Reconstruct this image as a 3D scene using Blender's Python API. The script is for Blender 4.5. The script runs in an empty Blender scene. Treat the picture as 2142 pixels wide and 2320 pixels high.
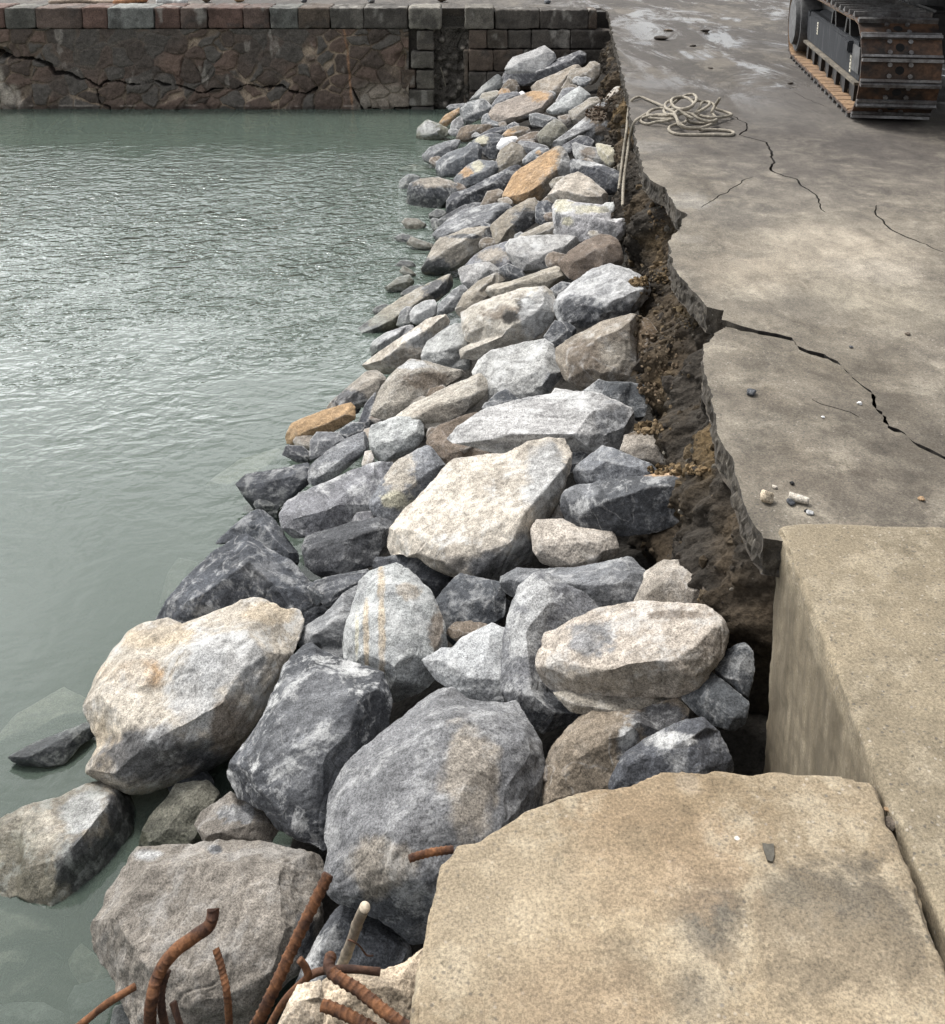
import bpy, bmesh, math, random
import numpy as np
from mathutils import Vector
from mathutils.geometry import delaunay_2d_cdt

# ------------------------------------------------------------------ camera
CAMZ = 2.95
F_PX, PITCH, YH = 2400.0, math.radians(14), -240.0
YC = YH + F_PX * math.tan(PITCH)
W_PX, H_PX = 2142.0, 2320.0
ZD = CAMZ - 1.6                       # deck level; water is z = 0
scene = bpy.context.scene
cam = bpy.data.cameras.new('camera')
cam_ob = bpy.data.objects.new('camera', cam)
scene.collection.objects.link(cam_ob)
cam.sensor_fit = 'HORIZONTAL'; cam.sensor_width = 36
cam.lens = 36 * F_PX / W_PX
cam.shift_y = -(H_PX / 2 - YC) / W_PX
cam.clip_start = 0.05; cam.clip_end = 500
cam_ob.location = (0, 0, CAMZ)
cam_ob.rotation_euler = (math.radians(90) - PITCH, 0, 0)
scene.camera = cam_ob

# ------------------------------------------------------------------ light
SUN_AZ, SUN_EL = math.radians(-46), math.radians(61)     # ahead of the camera, to the left
world = bpy.data.worlds.new('World'); scene.world = world
world.use_nodes = True
wn = world.node_tree; wn.nodes.clear()
wo = wn.nodes.new('ShaderNodeOutputWorld'); bg = wn.nodes.new('ShaderNodeBackground')
sky = wn.nodes.new('ShaderNodeTexSky'); sky.sky_type = 'NISHITA'; sky.sun_disc = False
sky.sun_elevation = SUN_EL; sky.sun_rotation = SUN_AZ
sky.air_density = 1.0; sky.dust_density = 3.0
hs = wn.nodes.new('ShaderNodeHueSaturation'); hs.inputs['Saturation'].default_value = 0.22
wn.links.new(sky.outputs[0], hs.inputs['Color'])
# a bright bank of thin cloud low in the sky ahead
wtc = wn.nodes.new('ShaderNodeTexCoord'); wdot = wn.nodes.new('ShaderNodeVectorMath'); wdot.operation = 'DOT_PRODUCT'
_ca, _ce = math.radians(-26), math.radians(17)
wdot.inputs[1].default_value = (math.sin(_ca) * math.cos(_ce), math.cos(_ca) * math.cos(_ce), math.sin(_ce))
wn.links.new(wtc.outputs['Generated'], wdot.inputs[0])
wmr = wn.nodes.new('ShaderNodeMapRange'); wmr.interpolation_type = 'SMOOTHERSTEP'
for _i, _v in enumerate((.84, 1.0, 0., 1.)): wmr.inputs[_i + 1].default_value = _v
wn.links.new(wdot.outputs['Value'], wmr.inputs[0])
wno = wn.nodes.new('ShaderNodeTexNoise'); wno.inputs['Scale'].default_value = 3.5; wno.inputs['Detail'].default_value = 6
wn.links.new(wtc.outputs['Generated'], wno.inputs['Vector'])
wm2 = wn.nodes.new('ShaderNodeMapRange')
for _i, _v in enumerate((.35, .65, .35, 1.)): wm2.inputs[_i + 1].default_value = _v
wn.links.new(wno.outputs[0], wm2.inputs[0])
wmu = wn.nodes.new('ShaderNodeMath'); wmu.operation = 'MULTIPLY'; wn.links.new(wmr.outputs[0], wmu.inputs[0]); wn.links.new(wm2.outputs[0], wmu.inputs[1])
wmx = wn.nodes.new('ShaderNodeMix'); wmx.data_type = 'RGBA'; wmx.blend_type = 'ADD'; wmx.inputs[7].default_value = (26, 26.4, 26.2, 1)
wn.links.new(wmu.outputs[0], wmx.inputs[0]); wn.links.new(hs.outputs[0], wmx.inputs[6]); wn.links.new(wmx.outputs[2], bg.inputs[0])
bg.inputs[1].default_value = 0.11
wn.links.new(bg.outputs[0], wo.inputs[0])
sun = bpy.data.lights.new('sun', 'SUN'); sun.energy = 1.5; sun.angle = math.radians(14)
sun.color = (1.0, 0.975, 0.94)
sun_ob = bpy.data.objects.new('sun', sun); scene.collection.objects.link(sun_ob)
sd = Vector((math.sin(SUN_AZ) * math.cos(SUN_EL), math.cos(SUN_AZ) * math.cos(SUN_EL), math.sin(SUN_EL)))
sun_ob.rotation_euler = (-sd).to_track_quat('-Z', 'Y').to_euler()
scene.view_settings.view_transform = 'Standard'; scene.view_settings.look = 'None'
scene.view_settings.exposure = 1.02; scene.view_settings.gamma = 1
scene.cycles.max_bounces = 6; scene.cycles.transparent_max_bounces = 8

# ------------------------------------------------------------------ projection helpers
CP, SP = math.cos(PITCH), math.sin(PITCH)
CAM = np.array([0, 0, CAMZ])
def ray(px, py):
    a = (px - W_PX / 2) / F_PX; b = (YC - py) / F_PX
    return np.array([a, CP + b * SP, -SP + b * CP])
def at_z(px, py, z):
    d = ray(px, py); s = (z - CAMZ) / d[2]
    return CAM + d * s
def at_y(px, py, Y):
    d = ray(px, py); return CAM + d * (Y / d[1])
VIEWS = {'A': (900, 100, 5.133), 'B': (1140, 80, 5.435), 'C': (880, 360, 5.133), 'D': (1140, 320, 5.133),
         'E': (850, 400, 2.843), 'F': (780, 600, 4.62), 'G': (600, 800, 1.76), 'H': (300, 1150, 2.31),
         'I': (950, 1150, 2.31), 'J': (0, 1500, 2.31), 'K': (600, 1800, 2.64), 'L': (1300, 1500, 2.195),
         'M': (1342, 400, 2.31), 'N': (1342, 0, 2.31), 'T': (1780, 0, 5.105), 'W': (0, 0, 1.848), 'S': (0, 0, 1), 'Z': (0, 0, .8627)}
def pts(view, s):
    ox, oy, k = VIEWS[view]; out = []
    for t in s.split():
        v = [float(q) for q in t.split(',')]
        out.append([ox + v[0] / k, oy + v[1] / k] + v[2:])
    return out

# ------------------------------------------------------------------ numpy noise
def _h(ix, iy, iz, s):
    n = (ix.astype(np.int64) * 374761393 + iy.astype(np.int64) * 668265263 + iz.astype(np.int64) * 2147483647 + s * 974711) & 0xffffffff
    n = ((n ^ (n >> 13)) * 1274126177) & 0xffffffff
    n = ((n ^ (n >> 16)) * 2246822519) & 0xffffffff
    return ((n ^ (n >> 15)) & 0xffffff) / float(0xffffff)
def vnoise(P, s=0):
    i = np.floor(P).astype(np.int64); f = P - i; f = f * f * f * (f * (f * 6 - 15) + 10)
    x, y, z = i[:, 0], i[:, 1], i[:, 2]; fx, fy, fz = f[:, 0], f[:, 1], f[:, 2]
    def L(a, b, t): return a + (b - a) * t
    r = L(L(L(_h(x, y, z, s), _h(x + 1, y, z, s), fx), L(_h(x, y + 1, z, s), _h(x + 1, y + 1, z, s), fx), fy),
          L(L(_h(x, y, z + 1, s), _h(x + 1, y, z + 1, s), fx), L(_h(x, y + 1, z + 1, s), _h(x + 1, y + 1, z + 1, s), fx), fy), fz)
    return r * 2 - 1
def fbm(P, s=0, o=4, g=.5):
    a, t, r = 1., 0., np.zeros(len(P))
    for k in range(o):
        r += a * vnoise(P * (2.03 ** k) + 17.3 * k, s + k); t += a; a *= g
    return r / t * 1.6
def worley(P, s=0):
    i = np.floor(P).astype(np.int64); d1 = np.full(len(P), 9.); d2 = np.full(len(P), 9.); idv = np.zeros(len(P))
    for dx in (-1, 0, 1):
        for dy in (-1, 0, 1):
            for dz in (-1, 0, 1):
                c = i + np.array([dx, dy, dz])
                q = np.stack([c[:, 0] + _h(c[:, 0], c[:, 1], c[:, 2], s), c[:, 1] + _h(c[:, 0], c[:, 1], c[:, 2], s + 1),
                              c[:, 2] + _h(c[:, 0], c[:, 1], c[:, 2], s + 2)], 1)
                d = np.linalg.norm(P - q, axis=1); m = d < d1
                d2 = np.where(m, d1, np.minimum(d2, d)); idv = np.where(m, _h(c[:, 0], c[:, 1], c[:, 2], s + 7), idv); d1 = np.where(m, d, d1)
    return d1, d2, idv
def sstep(a, b, x):
    t = np.clip((x - a) / (b - a), 0, 1); return t * t * (3 - 2 * t)
def seg_dist(Q, poly):
    """distance of 2-D points Q to a polyline"""
    d = np.full(len(Q), 1e9)
    for a, b in zip(poly[:-1], poly[1:]):
        a = np.array(a[:2]); b = np.array(b[:2]); ab = b - a
        t = np.clip(((Q - a) @ ab) / (ab @ ab + 1e-12), 0, 1)
        d = np.minimum(d, np.linalg.norm(Q - a - t[:, None] * ab, axis=1))
    return d

# ------------------------------------------------------------------ object helpers
COL = scene.collection
def link_mesh(name, verts, faces, mat, parent=None, smooth=True, loc=None):
    me = bpy.data.meshes.new(name)
    v = np.asarray(verts, dtype=float)
    o = bpy.data.objects.new(name, me)
    if loc is not None:
        v = v - np.asarray(loc); o.location = loc
    me.from_pydata([tuple(p) for p in v], [], [tuple(int(q) for q in f) for f in faces])
    me.materials.append(mat)
    if smooth: me.polygons.foreach_set('use_smooth', [True] * len(me.polygons))
    me.update(); COL.objects.link(o)
    if parent is not None: o.parent = parent
    return o
def grid_mesh(name, V, mat, parent=None):
    """V: (n, m, 3) array"""
    n, m, _ = V.shape
    me = bpy.data.meshes.new(name); me.vertices.add(n * m)
    me.vertices.foreach_set('co', V.reshape(-1))
    i = np.arange(n * m).reshape(n, m)
    q = np.stack([i[:-1, :-1], i[1:, :-1], i[1:, 1:], i[:-1, 1:]], -1).reshape(-1, 4)
    k = len(q); me.loops.add(k * 4); me.loops.foreach_set('vertex_index', q.reshape(-1).astype(np.int32))
    me.polygons.add(k); me.polygons.foreach_set('loop_start', np.arange(0, k * 4, 4, dtype=np.int32))
    me.polygons.foreach_set('use_smooth', np.ones(k, dtype=bool))
    me.materials.append(mat); me.update(); me.validate()
    o = bpy.data.objects.new(name, me); COL.objects.link(o)
    if parent is not None: o.parent = parent
    return o
def set_col(o, name, arr):
    a = o.data.attributes.new(name, 'FLOAT_COLOR', 'POINT')
    c = np.ones((len(arr), 4)); c[:, :3] = arr; a.data.foreach_set('color', c.reshape(-1))
def set_flt(o, name, arr):
    a = o.data.attributes.new(name, 'FLOAT', 'POINT'); a.data.foreach_set('value', np.asarray(arr, dtype=float))
def tag(o, label=None, cat=None, group=None, kind=None):
    if label: o['label'] = label
    if cat: o['category'] = cat
    if group: o['group'] = group
    if kind: o['kind'] = kind
    return o
def empty(name, loc, label, cat, group=None):
    o = bpy.data.objects.new(name, None); o.location = loc; o.empty_display_size = .2
    COL.objects.link(o); return tag(o, label, cat, group)

def cdt(poly2, extra=(), edges_extra=()):
    n = len(poly2)
    vs = [Vector((p[0], p[1])) for p in poly2] + [Vector((p[0], p[1])) for p in extra]
    es = [(i, (i + 1) % n) for i in range(n)] + [(a + n, b + n) for a, b in edges_extra]
    r = delaunay_2d_cdt(vs, es, [], 1, 1e-5)
    return r[0], r[2], r[3]

TMP = []
def remesh_start(verts, faces, voxel):
    me = bpy.data.meshes.new('tmp'); me.from_pydata([tuple(p) for p in verts], [], [tuple(f) for f in faces])
    bm = bmesh.new(); bm.from_mesh(me); bmesh.ops.recalc_face_normals(bm, faces=bm.faces); bm.to_mesh(me); bm.free()
    o = bpy.data.objects.new('tmp', me); COL.objects.link(o)
    m = o.modifiers.new('r', 'REMESH'); m.mode = 'VOXEL'; m.voxel_size = voxel
    TMP.append(o); return o
def remesh_read(o, dg):
    ev = o.evaluated_get(dg); me = ev.to_mesh()
    nv = len(me.vertices); co = np.empty(nv * 3); me.vertices.foreach_get('co', co)
    nl = len(me.loops); li = np.empty(nl, dtype=np.int32); me.loops.foreach_get('vertex_index', li)
    ev.to_mesh_clear()
    return co.reshape(-1, 3), li.reshape(-1, 4)
def remesh_now(verts, faces, voxel):
    o = remesh_start(verts, faces, voxel)
    co, q = remesh_read(o, bpy.context.evaluated_depsgraph_get())
    TMP.remove(o); me = o.data; bpy.data.objects.remove(o); bpy.data.meshes.remove(me)
    return co, q
def nbr(q, nv):
    e = np.concatenate([q[:, [0, 1]], q[:, [1, 2]], q[:, [2, 3]], q[:, [3, 0]]])
    deg = np.bincount(e[:, 0], minlength=nv) + np.bincount(e[:, 1], minlength=nv)
    return e, np.maximum(deg, 1)
def smooth_v(co, e, deg, it=1, f=.5):
    for _ in range(it):
        s = np.stack([np.bincount(e[:, 0], co[e[:, 1], k], len(co)) + np.bincount(e[:, 1], co[e[:, 0], k], len(co)) for k in range(co.shape[1])], 1)
        co = co + f * (s / deg[:, None] - co)
    return co
def normals(co, q):
    n = np.cross(co[q[:, 2]] - co[q[:, 0]], co[q[:, 3]] - co[q[:, 1]])
    v = np.stack([sum(np.bincount(q[:, j], n[:, k], len(co)) for j in range(4)) for k in range(3)], 1)
    return v / (np.linalg.norm(v, axis=1)[:, None] + 1e-12)
def quad_obj(name, co, q, mat, loc=(0, 0, 0), parent=None):
    me = bpy.data.meshes.new(name); me.vertices.add(len(co)); me.vertices.foreach_set('co', (co - np.asarray(loc)).reshape(-1))
    k = len(q); me.loops.add(k * 4); me.loops.foreach_set('vertex_index', q.reshape(-1).astype(np.int32))
    me.polygons.add(k); me.polygons.foreach_set('loop_start', np.arange(0, k * 4, 4, dtype=np.int32))
    me.polygons.foreach_set('use_smooth', np.ones(k, dtype=bool))
    me.materials.append(mat); me.update(); me.validate()
    o = bpy.data.objects.new(name, me); o.location = loc; COL.objects.link(o)
    if parent is not None: o.parent = parent
    return o
def box_geo(cx, cy, cz, sx, sy, sz):
    v = [(cx + sx * a / 2, cy + sy * b / 2, cz + sz * c / 2) for a in (-1, 1) for b in (-1, 1) for c in (-1, 1)]
    f = [(0, 1, 3, 2), (4, 6, 7, 5), (0, 4, 5, 1), (2, 3, 7, 6), (0, 2, 6, 4), (1, 5, 7, 3)]
    return v, f
class MB:
    def __init__(s): s.v = []; s.f = []
    def add(s, v, f):
        n = len(s.v); s.v += [tuple(p) for p in v]; s.f += [tuple(i + n for i in q) for q in f]; return s
    def box(s, *a): return s.add(*box_geo(*a))
    def prism(s, poly, axis, a, b):
        """poly: 2-D points; extruded along axis (0,1,2) from a to b"""
        def P(p, h):
            r = [0, 0, 0]; o = [k for k in range(3) if k != axis]; r[o[0]], r[o[1]] = p; r[axis] = h; return tuple(r)
        n = len(poly); v = [P(p, a) for p in poly] + [P(p, b) for p in poly]
        f = [tuple(range(n)), tuple(range(2 * n - 1, n - 1, -1))] + [(i, (i + 1) % n, n + (i + 1) % n, n + i) for i in range(n)]
        return s.add(v, f)
    def cyl(s, c, axis, r, h, n=24, r2=None):
        pl = [(math.cos(2 * math.pi * i / n), math.sin(2 * math.pi * i / n)) for i in range(n)]
        o = [k for k in range(3) if k != axis]; v = []
        for hh, rr in ((-h / 2, r), (h / 2, r if r2 is None else r2)):
            for a, b in pl:
                p = [0, 0, 0]; p[o[0]] = c[o[0]] + a * rr; p[o[1]] = c[o[1]] + b * rr; p[axis] = c[axis] + hh; v.append(tuple(p))
        f = [tuple(range(n)), tuple(range(2 * n - 1, n - 1, -1))] + [(i, (i + 1) % n, n + (i + 1) % n, n + i) for i in range(n)]
        return s.add(v, f)
    def build(s, name, mat, parent=None, smooth=False, loc=None, bevel=0):
        o = link_mesh(name, s.v, s.f, mat, parent, smooth, loc)
        bm = bmesh.new(); bm.from_mesh(o.data); bmesh.ops.recalc_face_normals(bm, faces=bm.faces)
        if bevel:
            bmesh.ops.bevel(bm, geom=list(bm.edges), offset=bevel, segments=2, affect='EDGES', clamp_overlap=True)
        bm.to_mesh(o.data); bm.free(); return o
def catmull(P, n=8):
    P = [np.array(p, dtype=float) for p in P]; P = [2 * P[0] - P[1]] + P + [2 * P[-1] - P[-2]]; out = []
    for i in range(1, len(P) - 2):
        for k in range(n):
            t = k / n; a, b, c, d = P[i - 1:i + 3]
            out.append(.5 * ((2 * b) + (-a + c) * t + (2 * a - 5 * b + 4 * c - d) * t * t + (-a + 3 * b - 3 * c + d) * t ** 3))
    out.append(P[-2]); return np.array(out)
def tube(path, rfun, n=12):
    """swept tube; rfun(s, ang) gives the radius; closed ends"""
    path = np.asarray(path); T = np.gradient(path, axis=0); T /= np.linalg.norm(T, axis=1)[:, None] + 1e-12
    up = np.array([0.13, .31, .94]); N = np.cross(T[0], up); N /= np.linalg.norm(N)
    S = np.concatenate([[0], np.cumsum(np.linalg.norm(np.diff(path, axis=0), axis=1))]); v = []
    for i in range(len(path)):
        N = N - T[i] * (N @ T[i]); N /= np.linalg.norm(N) + 1e-12; B = np.cross(T[i], N)
        for k in range(n):
            a = 2 * math.pi * k / n; v.append(path[i] + (N * math.cos(a) + B * math.sin(a)) * rfun(S[i], a))
    f = [(i * n + k, i * n + (k + 1) % n, (i + 1) * n + (k + 1) % n, (i + 1) * n + k) for i in range(len(path) - 1) for k in range(n)]
    f += [tuple(range(n - 1, -1, -1)), tuple(range((len(path) - 1) * n, len(path) * n))]
    return v, f
def resample(path, step):
    path = np.asarray(path); S = np.concatenate([[0], np.cumsum(np.linalg.norm(np.diff(path, axis=0), axis=1))])
    t = np.linspace(0, S[-1], max(2, int(S[-1] / step)))
    return np.stack([np.interp(t, S, path[:, k]) for k in range(3)], 1)

# ------------------------------------------------------------------ materials
class NT:
    def __init__(s, name):
        s.m = bpy.data.materials.new(name); s.m.use_nodes = True; s.t = s.m.node_tree; s.t.nodes.clear()
        s.out = s.t.nodes.new('ShaderNodeOutputMaterial')
    def n(s, typ, **kw):
        o = s.t.nodes.new('ShaderNode' + typ)
        for k, v in kw.items(): setattr(o, k, v)
        return o
    def put(s, sock, v):
        if isinstance(v, bpy.types.NodeSocket): s.t.links.new(v, sock)
        elif isinstance(v, (tuple, list)) and len(v) == 3 and sock.type == 'RGBA': sock.default_value = (*v, 1)
        else: sock.default_value = v
    def coord(s, scale=(1, 1, 1), rnd=True, rot=(0, 0, 0)):
        tc = s.n('TexCoord'); v = tc.outputs['Object']
        if rnd:
            oi = s.n('ObjectInfo'); a = s.n('VectorMath', operation='ADD'); m = s.n('Math', operation='MULTIPLY')
            s.put(m.inputs[0], oi.outputs['Random']); m.inputs[1].default_value = 53.
            s.put(a.inputs[0], v); s.put(a.inputs[1], m.outputs[0]); v = a.outputs[0]
        mp = s.n('Mapping'); s.put(mp.inputs['Vector'], v); mp.inputs['Scale'].default_value = scale; mp.inputs['Rotation'].default_value = rot
        return mp.outputs[0]
    def noise(s, vec, scale, detail=4, rough=.55, dist=0.):
        o = s.n('TexNoise'); s.put(o.inputs['Vector'], vec); s.put(o.inputs['Scale'], scale)
        o.inputs['Detail'].default_value = detail; o.inputs['Roughness'].default_value = rough; o.inputs['Distortion'].default_value = dist
        return o.outputs[0]
    def vor(s, vec, scale, feat='F1', rnd=1.):
        o = s.n('TexVoronoi', feature=feat); s.put(o.inputs['Vector'], vec); o.inputs['Scale'].default_value = scale; o.inputs['Randomness'].default_value = rnd
        return o
    def map(s, v, a, b, c=0., d=1.):
        o = s.n('MapRange'); o.clamp = True; s.put(o.inputs[0], v)
        for i, q in enumerate((a, b, c, d)): s.put(o.inputs[i + 1], q)
        return o.outputs[0]
    def math(s, op, a, b=0.):
        o = s.n('Math', operation=op); s.put(o.inputs[0], a); s.put(o.inputs[1], b); return o.outputs[0]
    def mix(s, f, a, b, mode='MIX'):
        o = s.n('Mix', data_type='RGBA', blend_type=mode); s.put(o.inputs[0], f); s.put(o.inputs[6], a); s.put(o.inputs[7], b); return o.outputs[2]
    def attr(s, name):
        o = s.n('Attribute'); o.attribute_name = name; return o
    def bump(s, h, strength, dist, nrm=None):
        o = s.n('Bump'); s.put(o.inputs['Height'], h); s.put(o.inputs['Strength'], strength); o.inputs['Distance'].default_value = dist
        if nrm is not None: s.put(o.inputs['Normal'], nrm)
        return o.outputs[0]
    def bsdf(s, color, rough=.85, nrm=None, metal=0., spec=.4):
        o = s.n('BsdfPrincipled'); s.put(o.inputs['Base Color'], color); s.put(o.inputs['Roughness'], rough); s.put(o.inputs['Metallic'], metal)
        s.put(o.inputs['Specular IOR Level'], spec)
        if nrm is not None: s.put(o.inputs['Normal'], nrm)
        s.t.links.new(o.outputs[0], s.out.inputs[0]); return o

def mat_rock():
    t = NT('granite'); c = t.coord(); tint = t.attr('tint').outputs['Color']; wear = t.attr('wear').outputs['Fac']; frost = t.attr('frost').outputs['Fac']
    oi = t.n('ObjectInfo'); rn = oi.outputs['Random']; r2 = t.math('FRACT', t.math('MULTIPLY', rn, 17.31)); r3 = t.math('FRACT', t.math('MULTIPLY', rn, 41.7))
    sp = t.noise(c, t.map(r2, 0, 1, 130., 260.), 5, .85); mid = t.noise(c, t.map(r3, 0, 1, 30., 60.), 5, .7); big = t.noise(c, t.map(r2, 0, 1, 5., 12.), 10, .74, .35)
    rot = t.n('VectorRotate'); rot.rotation_type = 'EULER_XYZ'; t.put(rot.inputs['Vector'], c); cx = t.n('CombineXYZ')
    for k_, m_ in enumerate((11., 23., 7.)): t.put(cx.inputs[k_], t.math('MULTIPLY', rn, m_))
    t.put(rot.inputs['Rotation'], cx.outputs[0]); sm_ = t.n('VectorMath', operation='MULTIPLY'); t.put(sm_.inputs[0], rot.outputs[0]); sm_.inputs[1].default_value = (14, 14, 1.6)
    streak = t.noise(sm_.outputs[0], 1.8, 8, .7, .5)
    col = t.mix(1., tint, t.map(sp, .36, .64, t.map(r3, 0, 1, .25, .5), 1.8), 'MULTIPLY')
    col = t.mix(1., col, t.map(mid, .32, .68, .72, 1.28), 'MULTIPLY')
    col = t.mix(t.map(r3, 0, 1, .4, 1.), col, t.mix(1., col, t.map(streak, .32, .68, .55, 1.5), 'MULTIPLY'))
    vn = t.noise(c, t.map(r3, 0, 1, 2., 4.), 3, .5, .3); vein = t.math('MULTIPLY', t.map(t.math('ABSOLUTE', t.math('SUBTRACT', vn, .5)), .009, .002), t.math('MULTIPLY', t.map(r2, .4, .8, 0., .38), t.map(mid, .4, .6)))
    col = t.mix(vein, col, (.55, .54, .52))
    fz = t.map(t.math('ADD', t.math('MULTIPLY', big, .75), t.math('MULTIPLY', streak, .27)), .52, .60)
    fz = t.math('MULTIPLY', fz, t.map(sp, .36, .54, .25, 1.)); fz = t.math('MULTIPLY', fz, frost)
    col = t.mix(fz, col, (.58, .58, .565))
    wz = t.math('MULTIPLY', t.map(wear, .15, .9), t.map(t.math('ADD', t.math('MULTIPLY', mid, .5), t.math('MULTIPLY', big, .5)), .40, .56)); wz = t.math('MULTIPLY', wz, t.math('ADD', .35, t.math('MULTIPLY', frost, .5)))
    col = t.mix(wz, col, (.62, .61, .59))
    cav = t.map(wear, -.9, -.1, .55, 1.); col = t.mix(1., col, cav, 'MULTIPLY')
    geo = t.n('NewGeometry'); sz = t.n('SeparateXYZ'); t.put(sz.inputs[0], geo.outputs['Position'])
    wl = t.map(t.math('SUBTRACT', sz.outputs[2], t.math('MULTIPLY', big, .16)), .06, -.02)
    col = t.mix(t.math('MULTIPLY', t.math('MULTIPLY', wl, .75), t.map(sz.outputs[2], -.16, -.02, .35, 1.)), col, t.mix(1., col, (.30, .33, .28), 'MULTIPLY'))
    hgt = t.math('ADD', t.math('MULTIPLY', t.noise(c, 30, 8, .75), 1.), t.math('MULTIPLY', sp, .22))
    t.bsdf(col, t.map(wl, 0., 1., .88, .35), t.bump(hgt, .5, .016), spec=.25); return t.m
def mat_concrete(name, base, dark, patch, scale=1., wet=False, spots=(), side=0):
    t = NT(name); c = t.coord(rnd=False)
    big = t.noise(c, 1.6 * scale, 6, .62, .5); mid = t.noise(c, 7 * scale, 6, .65, .3); fine = t.noise(c, 190, 6, .85); agg = t.vor(c, 120)
    col = t.mix(t.map(big, .36, .66), dark, base); col = t.mix(t.math('MULTIPLY', t.map(mid, .50, .62), .6), col, patch); col = t.mix(t.math('MULTIPLY', t.map(t.noise(c, 11 * scale, 7, .72), .52, .60), .35), col, dark)
    col = t.mix(1., col, t.map(fine, .36, .64, .48, 1.5), 'MULTIPLY')
    grain = t.n('SeparateColor'); t.put(grain.inputs[0], agg.outputs['Color'])
    lt = t.math('MULTIPLY', t.map(grain.outputs[0], .93, .96), t.map(agg.outputs[0], .45, .2)); col = t.mix(t.math('MULTIPLY', lt, .4), col, (.55, .5, .43))
    dk = t.math('MULTIPLY', t.map(grain.outputs[1], .86, .9), t.map(agg.outputs[0], .5, .25)); col = t.mix(t.math('MULTIPLY', dk, .5), col, (.045, .045, .05))
    grit = t.map(t.noise(c, 70, 7, .8), .30, .42, .35, 1.); col = t.mix(.95, col, t.mix(1., col, grit, 'MULTIPLY'))
    pits = t.map(t.noise(c, 45, 4, .7), .26, .38, .45, 1.); col = t.mix(1., col, pits, 'MULTIPLY')
    if side:                                                  # dirt streaks on the formed side, its shade mixed into the brown
        vs = t.noise(t.coord((1., 1., .13), False), 16, 8, .7, .3); zz = t.n('SeparateXYZ'); t.put(zz.inputs[0], c)
        sm = t.map(t.math('ADD', zz.outputs[2], t.math('MULTIPLY', mid, .06)), side - .01, side - .06)
        col = t.mix(t.math('MULTIPLY', sm, t.map(vs, .34, .56, .35, .95)), col, (.105, .085, .056))
    gk = t.math('MULTIPLY', t.map(fine, .36, .64, .45, 1.55), t.map(mid, .35, .65, .75, 1.25))
    edge_n = t.math('ADD', t.math('MULTIPLY', mid, .6), t.math('MULTIPLY', t.noise(c, 26, 9, .78), .4))
    for (x, y, z, r, sc, amt) in spots:                       # stains of their own shape
        d = t.n('VectorMath', operation='DISTANCE'); t.put(d.inputs[0], c); d.inputs[1].default_value = (x, y, z)
        dd = t.math('ADD', d.outputs['Value'], t.math('MULTIPLY', t.math('SUBTRACT', edge_n, .5), r * 3.4))
        col = t.mix(t.math('MULTIPLY', t.map(dd, r * 1.0, r * .5), amt), col, t.mix(1., sc, gk, 'MULTIPLY'))
    ro = .9
    hgt = t.math('ADD', t.math('MULTIPLY', mid, .5), t.math('MULTIPLY', fine, .35))
    nrm = t.bump(hgt, .5, .012)
    if wet:
        stk = t.noise(t.coord((1.3, .8, 1), False), 5.5, 11, .78, .5); col = t.mix(1., col, t.map(stk, .3, .7, .6, 1.42), 'MULTIPLY')
        bl = t.noise(t.coord((1.1, .7, 1), False), 1.3, 11, .76, .5); col = t.mix(t.map(bl, .5, .66), col, t.mix(1., col, (.55, .53, .50), 'MULTIPLY')); col = t.mix(t.math('MULTIPLY', t.map(bl, .44, .30), .5), col, (.34, .30, .235))
        sx = t.n('SeparateXYZ'); t.put(sx.inputs[0], c)
        dep = t.map(sx.outputs[1], 4.6, 8.2, 0., 1.)
        wn_ = t.noise(t.coord((1., .45, 1), False), 1.1, 5, .6, .8)
        mud = t.math('MULTIPLY', t.map(t.noise(t.coord((1., .35, 1), False), 1.7, 9, .76, .6), .455, .54), t.map(sx.outputs[1], 7., 9.5))
        col = t.mix(t.math('MULTIPLY', mud, .85), col, (.03, .026, .022))
        damp = t.math('MULTIPLY', t.map(wn_, .30, .5, .55, 1.), dep)
        wetm = t.math('MULTIPLY', t.map(wn_, .45, .52), t.math('MULTIPLY', t.map(sx.outputs[1], 7.0, 9.0), t.map(sx.outputs[0], .6, 2.2))); wetm = t.math('MULTIPLY', wetm, t.math('SUBTRACT', 1., mud))
        col = t.mix(t.math('MULTIPLY', damp, .78), col, t.mix(1., (.066, .057, .049), t.map(stk, .3, .7, .55, 1.5), 'MULTIPLY'))
        ro = t.map(wetm, 0, 1, .9, .10)
        nrm = t.bump(t.math('ADD', hgt, t.math('MULTIPLY', mud, t.noise(c, 26, 5, .7))), t.map(wetm, 0., 1., .6, .06), .02)
    t.bsdf(col, ro, nrm, spec=.4); return t.m
def mat_soil():
    t = NT('damp_earth'); c = t.coord(rnd=False); tint = t.attr('tint').outputs['Color']
    n = t.noise(c, 60, 6, .75); col = t.mix(1., tint, t.map(n, .3, .7, .45, 1.6), 'MULTIPLY')
    h = t.math('ADD', t.noise(c, 35, 6, .75), t.math('MULTIPLY', t.vor(c, 45).outputs[0], .5))
    t.bsdf(col, .95, t.bump(h, .8, .03), spec=.15); return t.m
def mat_vcol(name, fine=70, bumpd=.01, rough=.85, spec=.3, lo=.55, hi=1.45):
    t = NT(name); c = t.coord(rnd=False); tint = t.attr('tint').outputs['Color']
    n = t.noise(c, fine, 5, .7); m = t.noise(c, fine / 7, 5, .65)
    col = t.mix(1., tint, t.map(n, .3, .7, lo, hi), 'MULTIPLY'); col = t.mix(1., col, t.map(m, .3, .7, .75, 1.25), 'MULTIPLY')
    t.bsdf(col, rough, t.bump(t.math('ADD', n, m), .6, bumpd), spec=spec); return t.m
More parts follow.
